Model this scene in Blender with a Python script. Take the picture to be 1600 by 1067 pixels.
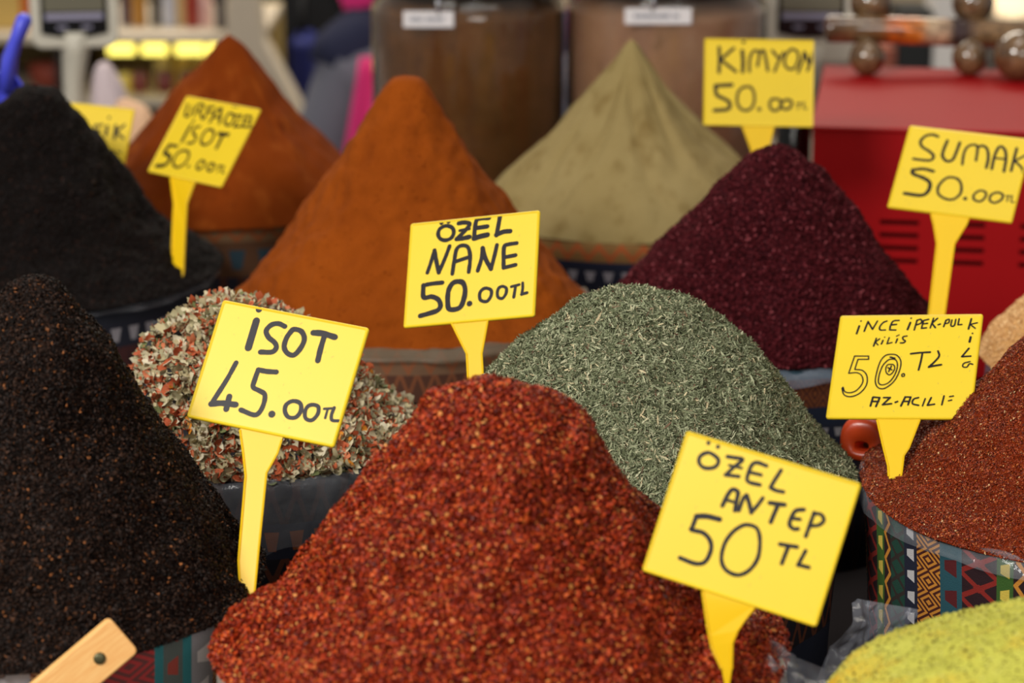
import bpy, bmesh, math, random
import numpy as np
from mathutils import Vector, Matrix, noise as mnoise

for o in list(bpy.data.objects):
    bpy.data.objects.remove(o, do_unlink=True)
scene = bpy.context.scene
COL = scene.collection
rng = np.random.default_rng(7)
random.seed(7)
PI = math.pi

# ------------------------------------------------------------------ camera
CAM_H = 0.537                      # metres above the rims of the tubs
PITCH = math.radians(15.5)
FPX = 4000.0                       # focal length in pixels of a 1600-wide frame
cam_data = bpy.data.cameras.new('camera')
cam_data.sensor_width = 36.0
cam_data.lens = FPX * 36.0 / 1600.0
cam_data.dof.use_dof = True
cam_data.dof.focus_distance = 1.60
cam_data.dof.aperture_fstop = 7.0
cam_data.clip_start = 0.05
cam = bpy.data.objects.new('camera', cam_data)
COL.objects.link(cam)
cam.location = (0, 0, CAM_H)
cam.rotation_euler = (math.radians(90) - PITCH, 0, 0)
scene.camera = cam

# ------------------------------------------------------------------ light and exposure
scene.view_settings.view_transform = 'Standard'
scene.view_settings.look = 'None'
scene.view_settings.exposure = 0.0
scene.view_settings.gamma = 1.0
scene.view_settings.use_curve_mapping = False
world = bpy.data.worlds.new('hall')
scene.world = world
world.use_nodes = True
bgn = world.node_tree.nodes['Background']
bgn.inputs['Color'].default_value = (1.0, 0.95, 0.88, 1)
bgn.inputs['Strength'].default_value = 0.3

def area(name, loc, target, sx, sy, power, color=(1, 0.96, 0.9)):
    d = bpy.data.lights.new(name, 'AREA')
    d.shape = 'RECTANGLE'; d.size = sx; d.size_y = sy; d.energy = power; d.color = color
    o = bpy.data.objects.new(name, d); COL.objects.link(o)
    o.location = loc
    o.rotation_euler = (Vector(target) - Vector(loc)).to_track_quat('-Z', 'Y').to_euler()
    return o
area('stall_lamp', (-1.35, 0.1, 1.6), (0.0, 1.6, 0.0), 0.9, 0.6, 62)
area('front_fill', (0.9, -1.3, 1.5), (0.1, 1.8, 0.0), 1.4, 0.9, 24)  # added soft fill from behind the camera, brightens the upright tags
area('aisle_lamp', (0.3, 1.9, 2.3), (0.1, 2.1, 0.0), 1.6, 0.7, 12)
area('hall_lamp', (-0.2, 5.6, 2.4), (-0.2, 5.2, -0.5), 3.0, 1.6, 105, (1, 0.9, 0.75))

# ------------------------------------------------------------------ measuring helpers
FWD = Vector((0, math.cos(PITCH), -math.sin(PITCH)))
UPV = Vector((0, math.sin(PITCH), math.cos(PITCH)))
CAM = Vector((0, 0, CAM_H))
def ray(px, py):
    return FWD + Vector((1, 0, 0)) * ((px - 800) / FPX) - UPV * ((py - 533.5) / FPX)
def on_plane(px, py, z=0.0):       # the point of the level z seen there
    d = ray(px, py)
    return CAM + d * ((z - CAM_H) / d.z)
def at_y(px, py, y):               # the point at the distance y seen there
    d = ray(px, py)
    return CAM + d * (y / d.y)

# ------------------------------------------------------------------ object helpers
def tag(o, label=None, cat=None, group=None, kind=None):
    if label: o['label'] = label
    if cat: o['category'] = cat
    if group: o['group'] = group
    if kind: o['kind'] = kind
    return o
def empty(name, loc=(0, 0, 0), rz=0.0):
    o = bpy.data.objects.new(name, None); COL.objects.link(o)
    o.location = loc; o.rotation_euler = (0, 0, rz); o.empty_display_size = 0.02
    return o
def link_mesh(name, me, mats, parent=None, smooth=True):
    o = bpy.data.objects.new(name, me); COL.objects.link(o)
    for m in (mats if isinstance(mats, (list, tuple)) else [mats]):
        me.materials.append(m)
    if smooth:
        me.polygons.foreach_set('use_smooth', [True] * len(me.polygons))
    if parent: o.parent = parent
    return o
def obj(name, bm, mats, parent=None, smooth=False, bevel=0.0, seg=2):
    bmesh.ops.recalc_face_normals(bm, faces=bm.faces)
    me = bpy.data.meshes.new(name); bm.to_mesh(me); bm.free()
    o = link_mesh(name, me, mats, parent, smooth)
    if bevel:
        b = o.modifiers.new('bevel', 'BEVEL'); b.width = bevel; b.segments = seg
        b.limit_method = 'ANGLE'; b.angle_limit = math.radians(40)
    return o
def box(bm, x0, x1, y0, y1, z0, z1, mi=0):
    v = [bm.verts.new((x, y, z)) for x in (x0, x1) for y in (y0, y1) for z in (z0, z1)]
    for f in ((0, 1, 3, 2), (4, 6, 7, 5), (0, 4, 5, 1), (2, 3, 7, 6), (0, 2, 6, 4), (1, 5, 7, 3)):
        bm.faces.new([v[i] for i in f]).material_index = mi
    return v
def lathe(bm, prof, seg=48, cx=0, cy=0, cap0=True, cap1=True, mi=0):
    rings = []
    for r, z in prof:
        rings.append([bm.verts.new((cx + r * math.cos(2 * PI * k / seg), cy + r * math.sin(2 * PI * k / seg), z)) for k in range(seg)])
    for a, b in zip(rings, rings[1:]):
        for k in range(seg):
            bm.faces.new((a[k], a[(k + 1) % seg], b[(k + 1) % seg], b[k])).material_index = mi
    if cap0: bm.faces.new(rings[0][::-1]).material_index = mi
    if cap1: bm.faces.new(rings[-1]).material_index = mi
def tube(bm, pts, radii, seg=16, caps=True, squash=(1, 1), mi=0):
    pts = [Vector(p) for p in pts]
    if not isinstance(radii, (list, tuple)): radii = [radii] * len(pts)
    rings = []; ref = Vector((0, 0, 1))
    for i, p in enumerate(pts):
        t = (pts[min(i + 1, len(pts) - 1)] - pts[max(i - 1, 0)]).normalized()
        if abs(t.dot(ref)) > 0.95: ref = Vector((1, 0, 0)) if abs(t.x) < 0.9 else Vector((0, 1, 0))
        a = t.cross(ref).normalized(); b = a.cross(t).normalized()
        rings.append([bm.verts.new(p + (a * math.cos(2 * PI * k / seg) * squash[0] + b * math.sin(2 * PI * k / seg) * squash[1]) * radii[i]) for k in range(seg)])
    for r0, r1 in zip(rings, rings[1:]):
        for k in range(seg):
            bm.faces.new((r0[k], r0[(k + 1) % seg], r1[(k + 1) % seg], r1[k])).material_index = mi
    if caps:
        bm.faces.new(rings[0][::-1]).material_index = mi; bm.faces.new(rings[-1]).material_index = mi
    return rings

# ------------------------------------------------------------------ materials
def s2l(c):
    c = [x / 255.0 for x in c]
    return tuple((x / 12.92 if x <= 0.04045 else ((x + 0.055) / 1.055) ** 2.4) for x in c) + (1.0,)
class NT:                                   # a small wrapper for building node trees
    def __init__(self, name):
        self.m = bpy.data.materials.new(name); self.m.use_nodes = True
        self.t = self.m.node_tree; self.p = self.t.nodes['Principled BSDF']
        self.out = self.t.nodes['Material Output']
    def n(self, kind, **kw):
        nd = self.t.nodes.new(kind)
        for k, v in kw.items(): setattr(nd, k, v)
        return nd
    def l(self, a, b): self.t.links.new(a, b)
    def val(self, sock, v):
        if hasattr(v, 'is_linked') or isinstance(v, bpy.types.NodeSocket): self.l(v, sock)
        else: sock.default_value = v
    def math(self, op, a, b=0.0, c=None):
        nd = self.n('ShaderNodeMath', operation=op)
        self.val(nd.inputs[0], a); self.val(nd.inputs[1], b)
        if c is not None: self.val(nd.inputs[2], c)
        return nd.outputs[0]
    def mix(self, fac, a, b):
        nd = self.n('ShaderNodeMix', data_type='RGBA')
        self.val(nd.inputs[0], fac); self.val(nd.inputs[6], a); self.val(nd.inputs[7], b)
        return nd.outputs[2]
    def ramp(self, fac, stops, interp='LINEAR'):
        nd = self.n('ShaderNodeValToRGB'); cr = nd.color_ramp; cr.interpolation = interp
        while len(cr.elements) > 1: cr.elements.remove(cr.elements[-1])
        for i, (p, c) in enumerate(stops):
            e = cr.elements[0] if i == 0 else cr.elements.new(p)
            e.position = p; e.color = c
        self.val(nd.inputs[0], fac)
        return nd.outputs[0]
    def noise(self, scale, detail=3.0, vec=None, rough=0.55):
        nd = self.n('ShaderNodeTexNoise'); nd.inputs['Scale'].default_value = scale
        nd.inputs['Detail'].default_value = detail; nd.inputs['Roughness'].default_value = rough
        if vec is not None: self.l(vec, nd.inputs['Vector'])
        return nd.outputs['Fac']
    def objco(self, sx=1, sy=1, sz=1):
        tc = self.n('ShaderNodeTexCoord'); mp = self.n('ShaderNodeMapping')
        mp.inputs['Scale'].default_value = (sx, sy, sz); self.l(tc.outputs['Object'], mp.inputs['Vector'])
        return mp.outputs['Vector']
    def bump(self, h, strength, dist):
        nd = self.n('ShaderNodeBump'); nd.inputs['Strength'].default_value = strength
        nd.inputs['Distance'].default_value = dist; self.l(h, nd.inputs['Height'])
        self.l(nd.outputs['Normal'], self.p.inputs['Normal'])
    def set(self, **kw):
        for k, v in kw.items():
            self.val(self.p.inputs[k.replace('_', ' ')], v)
        return self

def plain(name, c, rough=0.5, metal=0.0, spec=0.5, var=0.06, scale=30.0):
    t = NT(name); c = s2l(c)
    f = t.noise(scale, 3, t.objco())
    t.l(t.mix(f, tuple(x * (1 - var) for x in c[:3]) + (1,), tuple(min(1, x * (1 + var)) for x in c[:3]) + (1,)), t.p.inputs['Base Color'])
    t.set(Roughness=rough, Metallic=metal, Specular_IOR_Level=spec)
    return t.m
def powder(name, c1, c2, fine=900, coarse=14, streak=0.0, streak_c=None, bump=0.6, speck=None, blot=None, side=None):
    t = NT(name)
    big = t.noise(coarse, 4, t.objco()); sm = t.noise(fine, 2, t.objco())
    f = t.math('ADD', t.math('MULTIPLY', big, 0.75), t.math('MULTIPLY', sm, 0.35))
    col = t.ramp(f, [(0.3, s2l(c1)), (0.75, s2l(c2))])
    if streak:
        sv = t.noise(1.0, 3, t.objco(46, 46, 9))
        col = t.mix(t.math('MULTIPLY', t.ramp(sv, [(0.52, (0, 0, 0, 1)), (0.72, (1, 1, 1, 1))]), streak), col, s2l(streak_c))
    if speck:
        vo = t.n('ShaderNodeTexVoronoi'); vo.inputs['Scale'].default_value = speck[1]; t.l(t.objco(), vo.inputs['Vector'])
        rd = t.n('ShaderNodeSeparateColor'); t.l(vo.outputs['Color'], rd.inputs[0])
        m = t.math('MULTIPLY', t.math('LESS_THAN', vo.outputs['Distance'], 0.42), t.math('LESS_THAN', rd.outputs[0], speck[2]))
        col = t.mix(m, col, s2l(speck[0]))
    if side:                                   # a second powder spilled over one side
        sx = t.n('ShaderNodeSeparateXYZ'); t.l(t.objco(), sx.inputs[0])
        e = t.math('ADD', sx.outputs[0], t.math('MULTIPLY', t.noise(28, 4, t.objco()), .09))
        col = t.mix(t.ramp(t.math('ADD', e, .5), [(side[1] + .5, (1, 1, 1, 1)), (side[1] + .54, (0, 0, 0, 1))]), col, s2l(side[0]))
    if blot:
        col = t.mix(t.math('MULTIPLY', t.ramp(t.noise(blot[1], 5, t.objco(1, 1, .6), .7), [(blot[2], (0, 0, 0, 1)), (blot[2] + .12, (1, 1, 1, 1))]), .75), col, s2l(blot[0]))
    t.l(col, t.p.inputs['Base Color'])
    h = t.math('ADD', t.math('MULTIPLY', t.noise(fine, 3, t.objco()), 0.4), t.noise(130, 4, t.objco()))
    t.bump(h, bump, 0.0012)
    t.set(Roughness=0.95, Specular_IOR_Level=0.1)
    return t.m
def flakes_mat(name, stops, rough=0.6, spec=0.25):
    t = NT(name)
    g = t.n('ShaderNodeNewGeometry')
    col = t.ramp(g.outputs['Random Per Island'], [(p, s2l(c)) for p, c in stops])
    t.l(col, t.p.inputs['Base Color'])
    t.set(Roughness=rough, Specular_IOR_Level=spec)
    return t.m
def clear_film(name, tint=(0.85, 0.87, 0.92), op=0.35, rough=0.12):
    t = NT(name)
    tr = t.n('ShaderNodeBsdfTransparent'); tr.inputs[0].default_value = (0.95, 0.96, 0.98, 1)
    t.set(Base_Color=tint + (1,), Roughness=rough, Specular_IOR_Level=0.8)
    h = t.noise(60, 4, t.objco()); t.bump(h, 0.5, 0.004)
    mx = t.n('ShaderNodeMixShader')
    t.l(t.math('ADD', t.math('MULTIPLY', t.noise(35, 3, t.objco()), 0.35), op - 0.17), mx.inputs[0])
    t.l(tr.outputs[0], mx.inputs[1]); t.l(t.p.outputs[0], mx.inputs[2]); t.l(mx.outputs[0], t.out.inputs['Surface'])
    return t.m
def glass(name, tint=(0.96, 0.96, 0.94), rough=0.02):
    t = NT(name)
    t.set(Base_Color=tint + (1,), Roughness=rough, Transmission_Weight=1.0, IOR=1.45)
    return t.m
def glow(name, c, strength):
    t = NT(name); t.set(Base_Color=s2l(c), Emission_Color=s2l(c), Emission_Strength=strength)
    return t.m
def kilim(name, along_u, period, bands, length=0.017, phase=0.0):
    """woven cloth: bands across one direction, each with its own repeated motif along the other"""
    t = NT(name)
    uv = t.n('ShaderNodeUVMap'); sp = t.n('ShaderNodeSeparateXYZ'); t.l(uv.outputs[0], sp.inputs[0])
    a, s = (sp.outputs[0], sp.outputs[1]) if along_u else (sp.outputs[1], sp.outputs[0])
    tt = t.math('FRACT', t.math('DIVIDE', t.math('SUBTRACT', a, phase), period))
    tot = sum(b[0] for b in bands); pos = 0.0; col = None
    for w, bg, fg, motif, ln in bands:
        a0, a1 = pos / tot, (pos + w) / tot; pos += w
        y = t.math('SUBTRACT', t.math('MULTIPLY', t.math('DIVIDE', t.math('SUBTRACT', tt, a0), a1 - a0), 2.0), 1.0)
        ay = t.math('ABSOLUTE', y)
        tri = t.math('SUBTRACT', t.math('MULTIPLY', t.math('PINGPONG', t.math('DIVIDE', s, length * ln), 1.0), 2.0), 1.0)
        if motif == 'diamond':
            m = t.math('GREATER_THAN', t.math('FRACT', t.math('MULTIPLY', t.math('ADD', ay, t.math('ABSOLUTE', tri)), 1.9)), 0.5)
        elif motif == 'zig':
            m = t.math('LESS_THAN', t.math('ABSOLUTE', t.math('SUBTRACT', y, t.math('MULTIPLY', tri, 0.7))), 0.35)
        elif motif == 'dash':
            m = t.math('MULTIPLY', t.math('GREATER_THAN', t.math('ADD', tri, t.math('MULTIPLY', y, 0.5)), 0.1), t.math('LESS_THAN', ay, 0.55))
        elif motif == 'hook':
            m1 = t.math('LESS_THAN', t.math('ABSOLUTE', t.math('SUBTRACT', t.math('ABSOLUTE', tri), t.math('MULTIPLY', ay, 0.9))), 0.22)
            m = t.math('MAXIMUM', m1, t.math('LESS_THAN', t.math('ADD', ay, t.math('ABSOLUTE', tri)), 0.35))
        else:
            m = t.math('LESS_THAN', ay, -1.0)
        c = t.mix(m, s2l(bg), s2l(fg))
        inside = t.math('MULTIPLY', t.math('GREATER_THAN', tt, a0), t.math('LESS_THAN', tt, a1 + 1e-4))
        col = c if col is None else t.mix(inside, col, c)
    wv = t.noise(1600, 2, t.objco())
    col = t.mix(t.math('MULTIPLY', wv, 0.5), col, t.mix(0.5, col, s2l((40, 36, 34))))
    t.l(col, t.p.inputs['Base Color'])
    t.bump(t.math('ADD', wv, t.math('MULTIPLY', t.noise(40, 3, t.objco()), 2.0)), 0.5, 0.001)
    t.set(Roughness=0.85, Specular_IOR_Level=0.2)
    return t.m

# ------------------------------------------------------------------ the setting
TABLE_Z = -0.17
FLOOR_Z = -1.02
M_table = plain('table_cloth', (38, 30, 30), 0.9)
M_floor = plain('floor_stone', (92, 84, 78), 0.7, scale=4)
M_wall = plain('wall_plaster', (196, 178, 150), 0.9, scale=3)
bm = bmesh.new(); box(bm, -5, 5, -1.0, 10, FLOOR_Z - 0.05, FLOOR_Z)
tag(obj('floor', bm, M_floor), kind='structure')
bm = bmesh.new(); box(bm, -5, 5, 9.0, 9.1, FLOOR_Z, 2.0)
tag(obj('wall_back', bm, M_wall), kind='structure')
stall = empty('market_table', (0, 2.2, TABLE_Z))
tag(stall, 'long dark cloth-covered market table carrying all the spice tubs', 'table')
bm = bmesh.new(); box(bm, -1.6, 1.6, -1.25, 1.3, -0.03, 0.0)
obj('table_top', bm, M_table, stall, bevel=0.004)
for sx in (-1.5, 1.5):
    for sy in (-1.15, 1.2):
        bm = bmesh.new(); box(bm, sx - 0.03, sx + 0.03, sy - 0.03, sy + 0.03, FLOOR_Z - TABLE_Z, -0.03)
        obj('leg', bm, M_table, stall)

# ------------------------------------------------------------------ heaps of spice
def interp(prof, t):
    xs = [p[0] for p in prof]; ys = [p[1] for p in prof]
    return np.interp(t, xs, ys)
def smooth_prof(prof):
    t = np.linspace(0, 1, 201); y = interp(prof, t)
    k = np.hanning(25); k /= k.sum()
    yp = np.concatenate([y[1:13][::-1], y, np.full(12, 0.0) + np.linspace(0, -0.06, 12)])
    s = np.convolve(yp, k, 'valid')
    return t, s

# small loose pieces: (vertices, faces) in a unit frame, z is the flat side's normal
def piece_chip(r):
    n = 5; a = np.sort(r.uniform(0, 2 * PI, n)); rad = r.uniform(0.35, 0.6, n)
    v = np.c_[np.cos(a) * rad, np.sin(a) * rad * 0.75, r.uniform(-0.12, 0.12, n)]
    v = np.r_[v, [[0, 0, r.uniform(0.12, 0.3)]]]
    return v, [(i, (i + 1) % n, n) for i in range(n)]
def piece_needle(r):
    c = r.uniform(-0.25, 0.25); w = r.uniform(0.055, 0.12); tw = r.uniform(-0.1, 0.1)
    v = np.array([[-0.5, -w * 0.4, c], [-0.5, w * 0.4, c + 0.03], [0, -w, 0.0], [0, w, 0.06 + tw], [0.5, -w * 0.3, c], [0.5, w * 0.3, c - tw]])
    return v, [(0, 2, 3, 1), (2, 4, 5, 3)]
def piece_grain(r):
    v = np.array([[0.5, 0, 0], [-0.5, 0, 0], [0, 0.4, 0], [0, -0.4, 0], [0, 0, 0.34], [0, 0, -0.34]]) * r.uniform(0.75, 1.25, (6, 3))
    return v, [(0, 2, 4), (2, 1, 4), (1, 3, 4), (3, 0, 4), (2, 0, 5), (1, 2, 5), (3, 1, 5), (0, 3, 5)]
def piece_curl(r):
    n = 7; k = r.uniform(0.5, 2.3); tw = r.uniform(-1.0, 1.0); w0 = r.uniform(0.07, 0.22)
    v = []
    for i in range(n):
        u = i / (n - 1) - 0.5; w = w0 * (1 - 2.2 * u * u) + 0.03; a = tw * u * 2
        x = math.sin(k * u) / k; z = (1 - math.cos(k * u)) / k
        for s, dz in ((-1, 0.06), (0, 0.0), (1, 0.08)):
            v.append([x + r.uniform(-.02, .02), s * w * math.cos(a) + r.uniform(-.03, .03), z + dz * w * 3 + s * w * math.sin(a)])
    f = []
    for i in range(n - 1):
        for j in range(2):
            b = i * 3 + j; f.append((b, b + 3, b + 4, b + 1))
    return np.array(v), f
PIECES = dict(chip=piece_chip, needle=piece_needle, grain=piece_grain, curl=piece_curl)

def rots(normals, lay, r):
    """random frames whose z leans around each normal; lay = how far they tip out of the surface"""
    n = normals + r.normal(0, lay, normals.shape); n /= np.linalg.norm(n, axis=1)[:, None]
    a = r.normal(0, 1, normals.shape); x = a - n * (a * n).sum(1)[:, None]; x /= np.linalg.norm(x, axis=1)[:, None]
    y = np.cross(n, x)
    return np.stack([x, y, n], axis=2)

HEAPS = {}
def heap(name, label, rim, Rpx, apex, prof, mats, lump=(0.004, 22, 0.0015, 75), pieces=(), group='heaps of spice on the market table',
         skew=0.0, nr=80, na=200, tip=None, cat='spice heap', wob=0.02, ridges=0, seed=1):
    """one heap: rim = photo position of the centre of its foot, Rpx its half width, apex the photo position of its top"""
    c = on_plane(*rim); e = on_plane(rim[0] + Rpx, rim[1]); R = abs(e.x - c.x)
    top = at_y(apex[0], apex[1], c.y + skew); H = top.z; dx, dy = top.x - c.x, skew
    pt, ps = smooth_prof(prof)
    V = np.zeros((nr * na + 1, 3)); off = Vector((seed * 3.1, seed * 1.7, seed * 0.9))
    lat = np.arange(1, nr + 1) / nr
    lat = lat ** 0.9
    th = np.arange(na) / na * 2 * PI
    for i, t in enumerate(lat):
        h = float(np.interp(t, pt, ps)); fade = min(1.0, t * 5) * (1.0 if t < 0.9 else max(0.25, (1.02 - t) * 8))
        for j, a in enumerate(th):
            rr = R * t * (1 + wob * t * mnoise.noise(Vector((math.cos(a) * 1.6, math.sin(a) * 1.6, 0)) + off))
            x = rr * math.cos(a); y = rr * math.sin(a); z = H * h
            p = Vector((x, y, z)) + off
            d = lump[0] * mnoise.noise(p * lump[1]) + lump[2] * mnoise.noise(p * lump[3])
            if ridges:
                q = Vector((math.cos(a) * 2.0, math.sin(a) * 2.0, z * 4.0)) + off
                g = mnoise.noise(q * 1.3)
                d += -ridges * max(0.0, 0.42 - abs(g) * 2.2) * min(1, t * 3)
            d *= max(fade, 0.35)
            sl = 0.62
            V[i * na + j] = (c.x + x + dx * h + d * sl * math.cos(a), c.y + y + dy * h + d * sl * math.sin(a), z + d * 0.78)
    V[-1] = (c.x + dx, c.y + dy, H * float(ps[0]) + (lump[0] * 0.3))
    tri = []
    for j in range(na): tri.append((nr * na, j, (j + 1) % na))
    quads = []
    for i in range(nr - 1):
        for j in range(na):
            a, b = i * na + j, i * na + (j + 1) % na
            quads.append((a, a + na, b + na, b))
    org = np.array([c.x, c.y, 0.0])
    quads_a = np.array(quads); tri_a = np.array(tri)
    verts = [V]; polys_v = [tri_a.ravel(), quads_a.ravel()]; polys_n = [np.full(len(tri_a), 3), np.full(len(quads_a), 4)]
    polys_m = [np.zeros(len(tri_a) + len(quads_a), int)]
    base = len(V)
    # scatter loose pieces over the surface, thickest on the side that can be seen
    q = V[quads_a]; nn = np.cross(q[:, 2] - q[:, 0], q[:, 3] - q[:, 1]); ar = np.linalg.norm(nn, axis=1) / 2 + 1e-12
    nn = nn / (2 * ar[:, None]); nn *= np.sign(nn[:, 2:3] + 1e-9)
    cen = q.mean(1); tocam = np.array([0, 0, CAM_H]) - cen; tocam /= np.linalg.norm(tocam, axis=1)[:, None]
    vis = (nn * tocam).sum(1); wgt = ar * np.where(vis > -0.12, 1.0, 0.12)
    pp = 800 + FPX * cen[:, 0] / (cen[:, 1] * math.cos(PITCH) + (CAM_H - cen[:, 2]) * math.sin(PITCH))
    wgt *= np.where((pp < -300) | (pp > 2000), 0.25, 1.0)
    cdf = np.cumsum(wgt); cdf /= cdf[-1]
    rg = np.random.default_rng(seed + 100)
    for kind, count, smin, smax, lay, mi, lift in pieces:
        fi = np.searchsorted(cdf, rg.random(count)); u = rg.random((count, 1)); w = rg.random((count, 1))
        Q = q[fi]; P = (Q[:, 0] * (1 - u) + Q[:, 1] * u) * (1 - w) + (Q[:, 3] * (1 - u) + Q[:, 2] * u) * w
        Rm = rots(nn[fi], lay, rg); S = rg.uniform(smin, smax, count) * rg.choice([0.7, 1.0, 1.0, 1.25], count)
        which = rg.integers(0, 8, count); P = P + nn[fi] * (rg.uniform(-0.2, 1.0, (count, 1)) * lift)
        for k in range(8):
            tv, tf = PIECES[kind](np.random.default_rng(k * 17 + 5)); sel = np.where(which == k)[0]
            if not len(sel): continue
            W = np.einsum('nij,vj->nvi', Rm[sel], tv) * S[sel][:, None, None] + P[sel][:, None, :]
            verts.append(W.reshape(-1, 3)); nv = len(tv)
            tf = np.array(tf); idx = (base + np.arange(len(sel)) * nv)[:, None, None] + tf[None]
            polys_v.append(idx.ravel()); polys_n.append(np.full(len(sel) * len(tf), tf.shape[1])); polys_m.append(np.full(len(sel) * len(tf), mi))
            base += nv * len(sel)
    verts = np.concatenate(verts) - org; pv = np.concatenate(polys_v); pn = np.concatenate(polys_n); pm = np.concatenate(polys_m)
    me = bpy.data.meshes.new(name)
    me.vertices.add(len(verts)); me.vertices.foreach_set('co', verts.astype(np.float32).ravel())
    me.loops.add(len(pv)); me.loops.foreach_set('vertex_index', pv.astype(np.int32))
    me.polygons.add(len(pn)); me.polygons.foreach_set('loop_start', np.concatenate([[0], np.cumsum(pn)[:-1]]).astype(np.int32))
    me.polygons.foreach_set('material_index', pm.astype(np.int32))
    me.update(calc_edges=True); me.validate()
    o = link_mesh(name, me, mats)
    o.location = org
    tag(o, label, cat, group, 'stuff')
    HEAPS[name] = dict(c=c, R=R, H=H)
    return o

def tub(label, heap_name, cloth, liner=None, Rk=0.965, liner_len=0.02, top_z=-0.002, group='cloth-wrapped spice tubs', liner_label=None, wav=0.004, seed=0):
    """a round tub wrapped in woven cloth, with a film liner folded over the rim"""
    h = HEAPS[heap_name]; R = h['R'] * Rk; c = h['c']
    t = empty('spice_tub', (c.x, c.y, TABLE_Z))
    tag(t, label, 'tub', group)
    Z = -TABLE_Z + top_z; n = 120
    bm = bmesh.new(); uvl = bm.loops.layers.uv.new('UVMap')
    rows = [(0.94, 0.0), (0.955, Z * 0.25), (0.97, Z * 0.5), (0.985, Z * 0.75), (1.0, Z * 0.93), (1.005, Z), (0.985, Z + 0.002), (0.96, Z - 0.012)]
    vs = []
    for k, z in rows:
        row = []
        for j in range(n):
            a = 2 * PI * j / n
            f = wav * (1.2 - 0.6 * z / Z) * mnoise.noise(Vector((math.cos(a) * 5, math.sin(a) * 5, seed + z * 6)))
            row.append(bm.verts.new(((R * k + f) * math.cos(a), (R * k + f) * math.sin(a), max(0, z + (f * 0.5 if z > Z * 0.9 else 0)))))
        vs.append(row)
    for i in range(len(rows) - 1):
        for j in range(n):
            f = bm.faces.new((vs[i][j], vs[i][(j + 1) % n], vs[i + 1][(j + 1) % n], vs[i + 1][j]))
            for lp, (jj, ii) in zip(f.loops, ((j, i), (j + 1, i), (j + 1, i + 1), (j, i + 1))):
                lp[uvl].uv = (jj / n * 2 * PI * R, rows[ii][1] if ii < 6 else Z + 0.002 * (ii - 5))
    bm.faces.new(vs[0][::-1])
    obj('cloth_wrap', bm, cloth, t, smooth=True)
    if liner:
        bm = bmesh.new(); n = 160; vs = []
        for kk, (k, z) in enumerate(((0.955, Z - 0.008), (0.985, Z + 0.003), (1.01, Z + 0.003), (1.025, Z - 0.004), (1.03, Z - liner_len * 0.6), (1.03, Z - liner_len))):
            row = []
            for j in range(n):
                a = 2 * PI * j / n; v = Vector((math.cos(a) * 7, math.sin(a) * 7, seed * 2.0))
                f = 0.003 * mnoise.noise(v * 1.5 + Vector((0, 0, z * 40))); zz = z + (0.003 * mnoise.noise(v * 1.2) if kk < 4 else liner_len * 0.5 * mnoise.noise(v * 0.5))
                row.append(bm.verts.new(((R * k + f) * math.cos(a), (R * k + f) * math.sin(a), zz)))
            vs.append(row)
        for i in range(len(vs) - 1):
            for j in range(n): bm.faces.new((vs[i][j], vs[i][(j + 1) % n], vs[i + 1][(j + 1) % n], vs[i + 1][j]))
        o = obj('plastic_liner', bm, liner, t, smooth=True)
        if liner_label: o['label'] = liner_label
    return t

# spice materials
M_isot = powder('black_pepper_flakes', (9, 6, 5), (22, 14, 11), fine=500, bump=1.0)
F_isot = flakes_mat('black_pepper_chips', [(0.0, (9, 5, 4)), (0.3, (21, 12, 8)), (0.62, (34, 20, 13)), (0.85, (48, 29, 19)), (0.93, (44, 37, 35)), (0.975, (80, 48, 27)), (0.993, (138, 84, 46))], 0.6, 0.13)
F_isot2 = flakes_mat('fine_black_pepper_chips', [(0.0, (7, 5, 4)), (0.4, (14, 9, 8)), (0.75, (22, 14, 12)), (0.95, (28, 22, 22)), (0.99, (56, 32, 22))], 0.6, 0.15)
M_red = powder('red_pepper_base', (60, 12, 3), (100, 24, 7), fine=500, bump=1.0)
F_red = flakes_mat('red_pepper_chips', [(0.0, (70, 11, 2)), (0.25, (114, 25, 5)), (0.55, (152, 43, 11)), (0.8, (172, 60, 18)), (0.93, (190, 84, 30)), (0.985, (200, 134, 70))], 0.45, 0.22)
M_ipek = powder('silk_pepper_base', (76, 20, 4), (120, 40, 10), fine=700, bump=1.0)
F_ipek = flakes_mat('silk_pepper_chips', [(0.0, (68, 16, 2)), (0.3, (110, 34, 6)), (0.65, (136, 48, 11)), (0.88, (156, 66, 22)), (0.97, (180, 104, 48)), (0.995, (214, 180, 130))], 0.5, 0.25)
M_mint = powder('mint_base', (46, 56, 38), (76, 86, 62), fine=500, bump=1.0)
F_mint = flakes_mat('mint_leaf_bits', [(0.0, (62, 66, 46)), (0.25, (104, 110, 82)), (0.55, (130, 136, 106)), (0.8, (154, 158, 128)), (0.92, (184, 182, 150)), (0.965, (204, 188, 150)), (0.985, (104, 74, 60))], 0.85, 0.1)
M_sumac = powder('sumac_base', (38, 8, 13), (62, 17, 24), fine=600, bump=1.0)
F_sumac = flakes_mat('sumac_grains', [(0.0, (36, 6, 9)), (0.4, (62, 14, 19)), (0.75, (80, 24, 30)), (0.95, (94, 34, 40)), (0.985, (136, 66, 72))], 0.75, 0.06)
M_orange = powder('orange_pepper_powder', (118, 52, 5), (146, 70, 12), fine=700, coarse=11, streak=0.3, streak_c=(92, 34, 2), bump=0.9, blot=((80, 28, 2), 55, .62))  # blot puts the shade of small pits and cracks into the colour
M_orange2 = powder('dark_orange_pepper_powder', (106, 42, 3), (128, 56, 9), fine=700, coarse=9, streak=0.7, streak_c=(146, 74, 22), bump=0.5, blot=((82, 26, 1), 30, .6))
M_cumin = powder('cumin_powder', (134, 116, 72), (152, 135, 92), fine=700, coarse=10, streak=0.6, streak_c=(104, 82, 40), bump=0.5, blot=((112, 92, 50), 34, .62))
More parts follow.
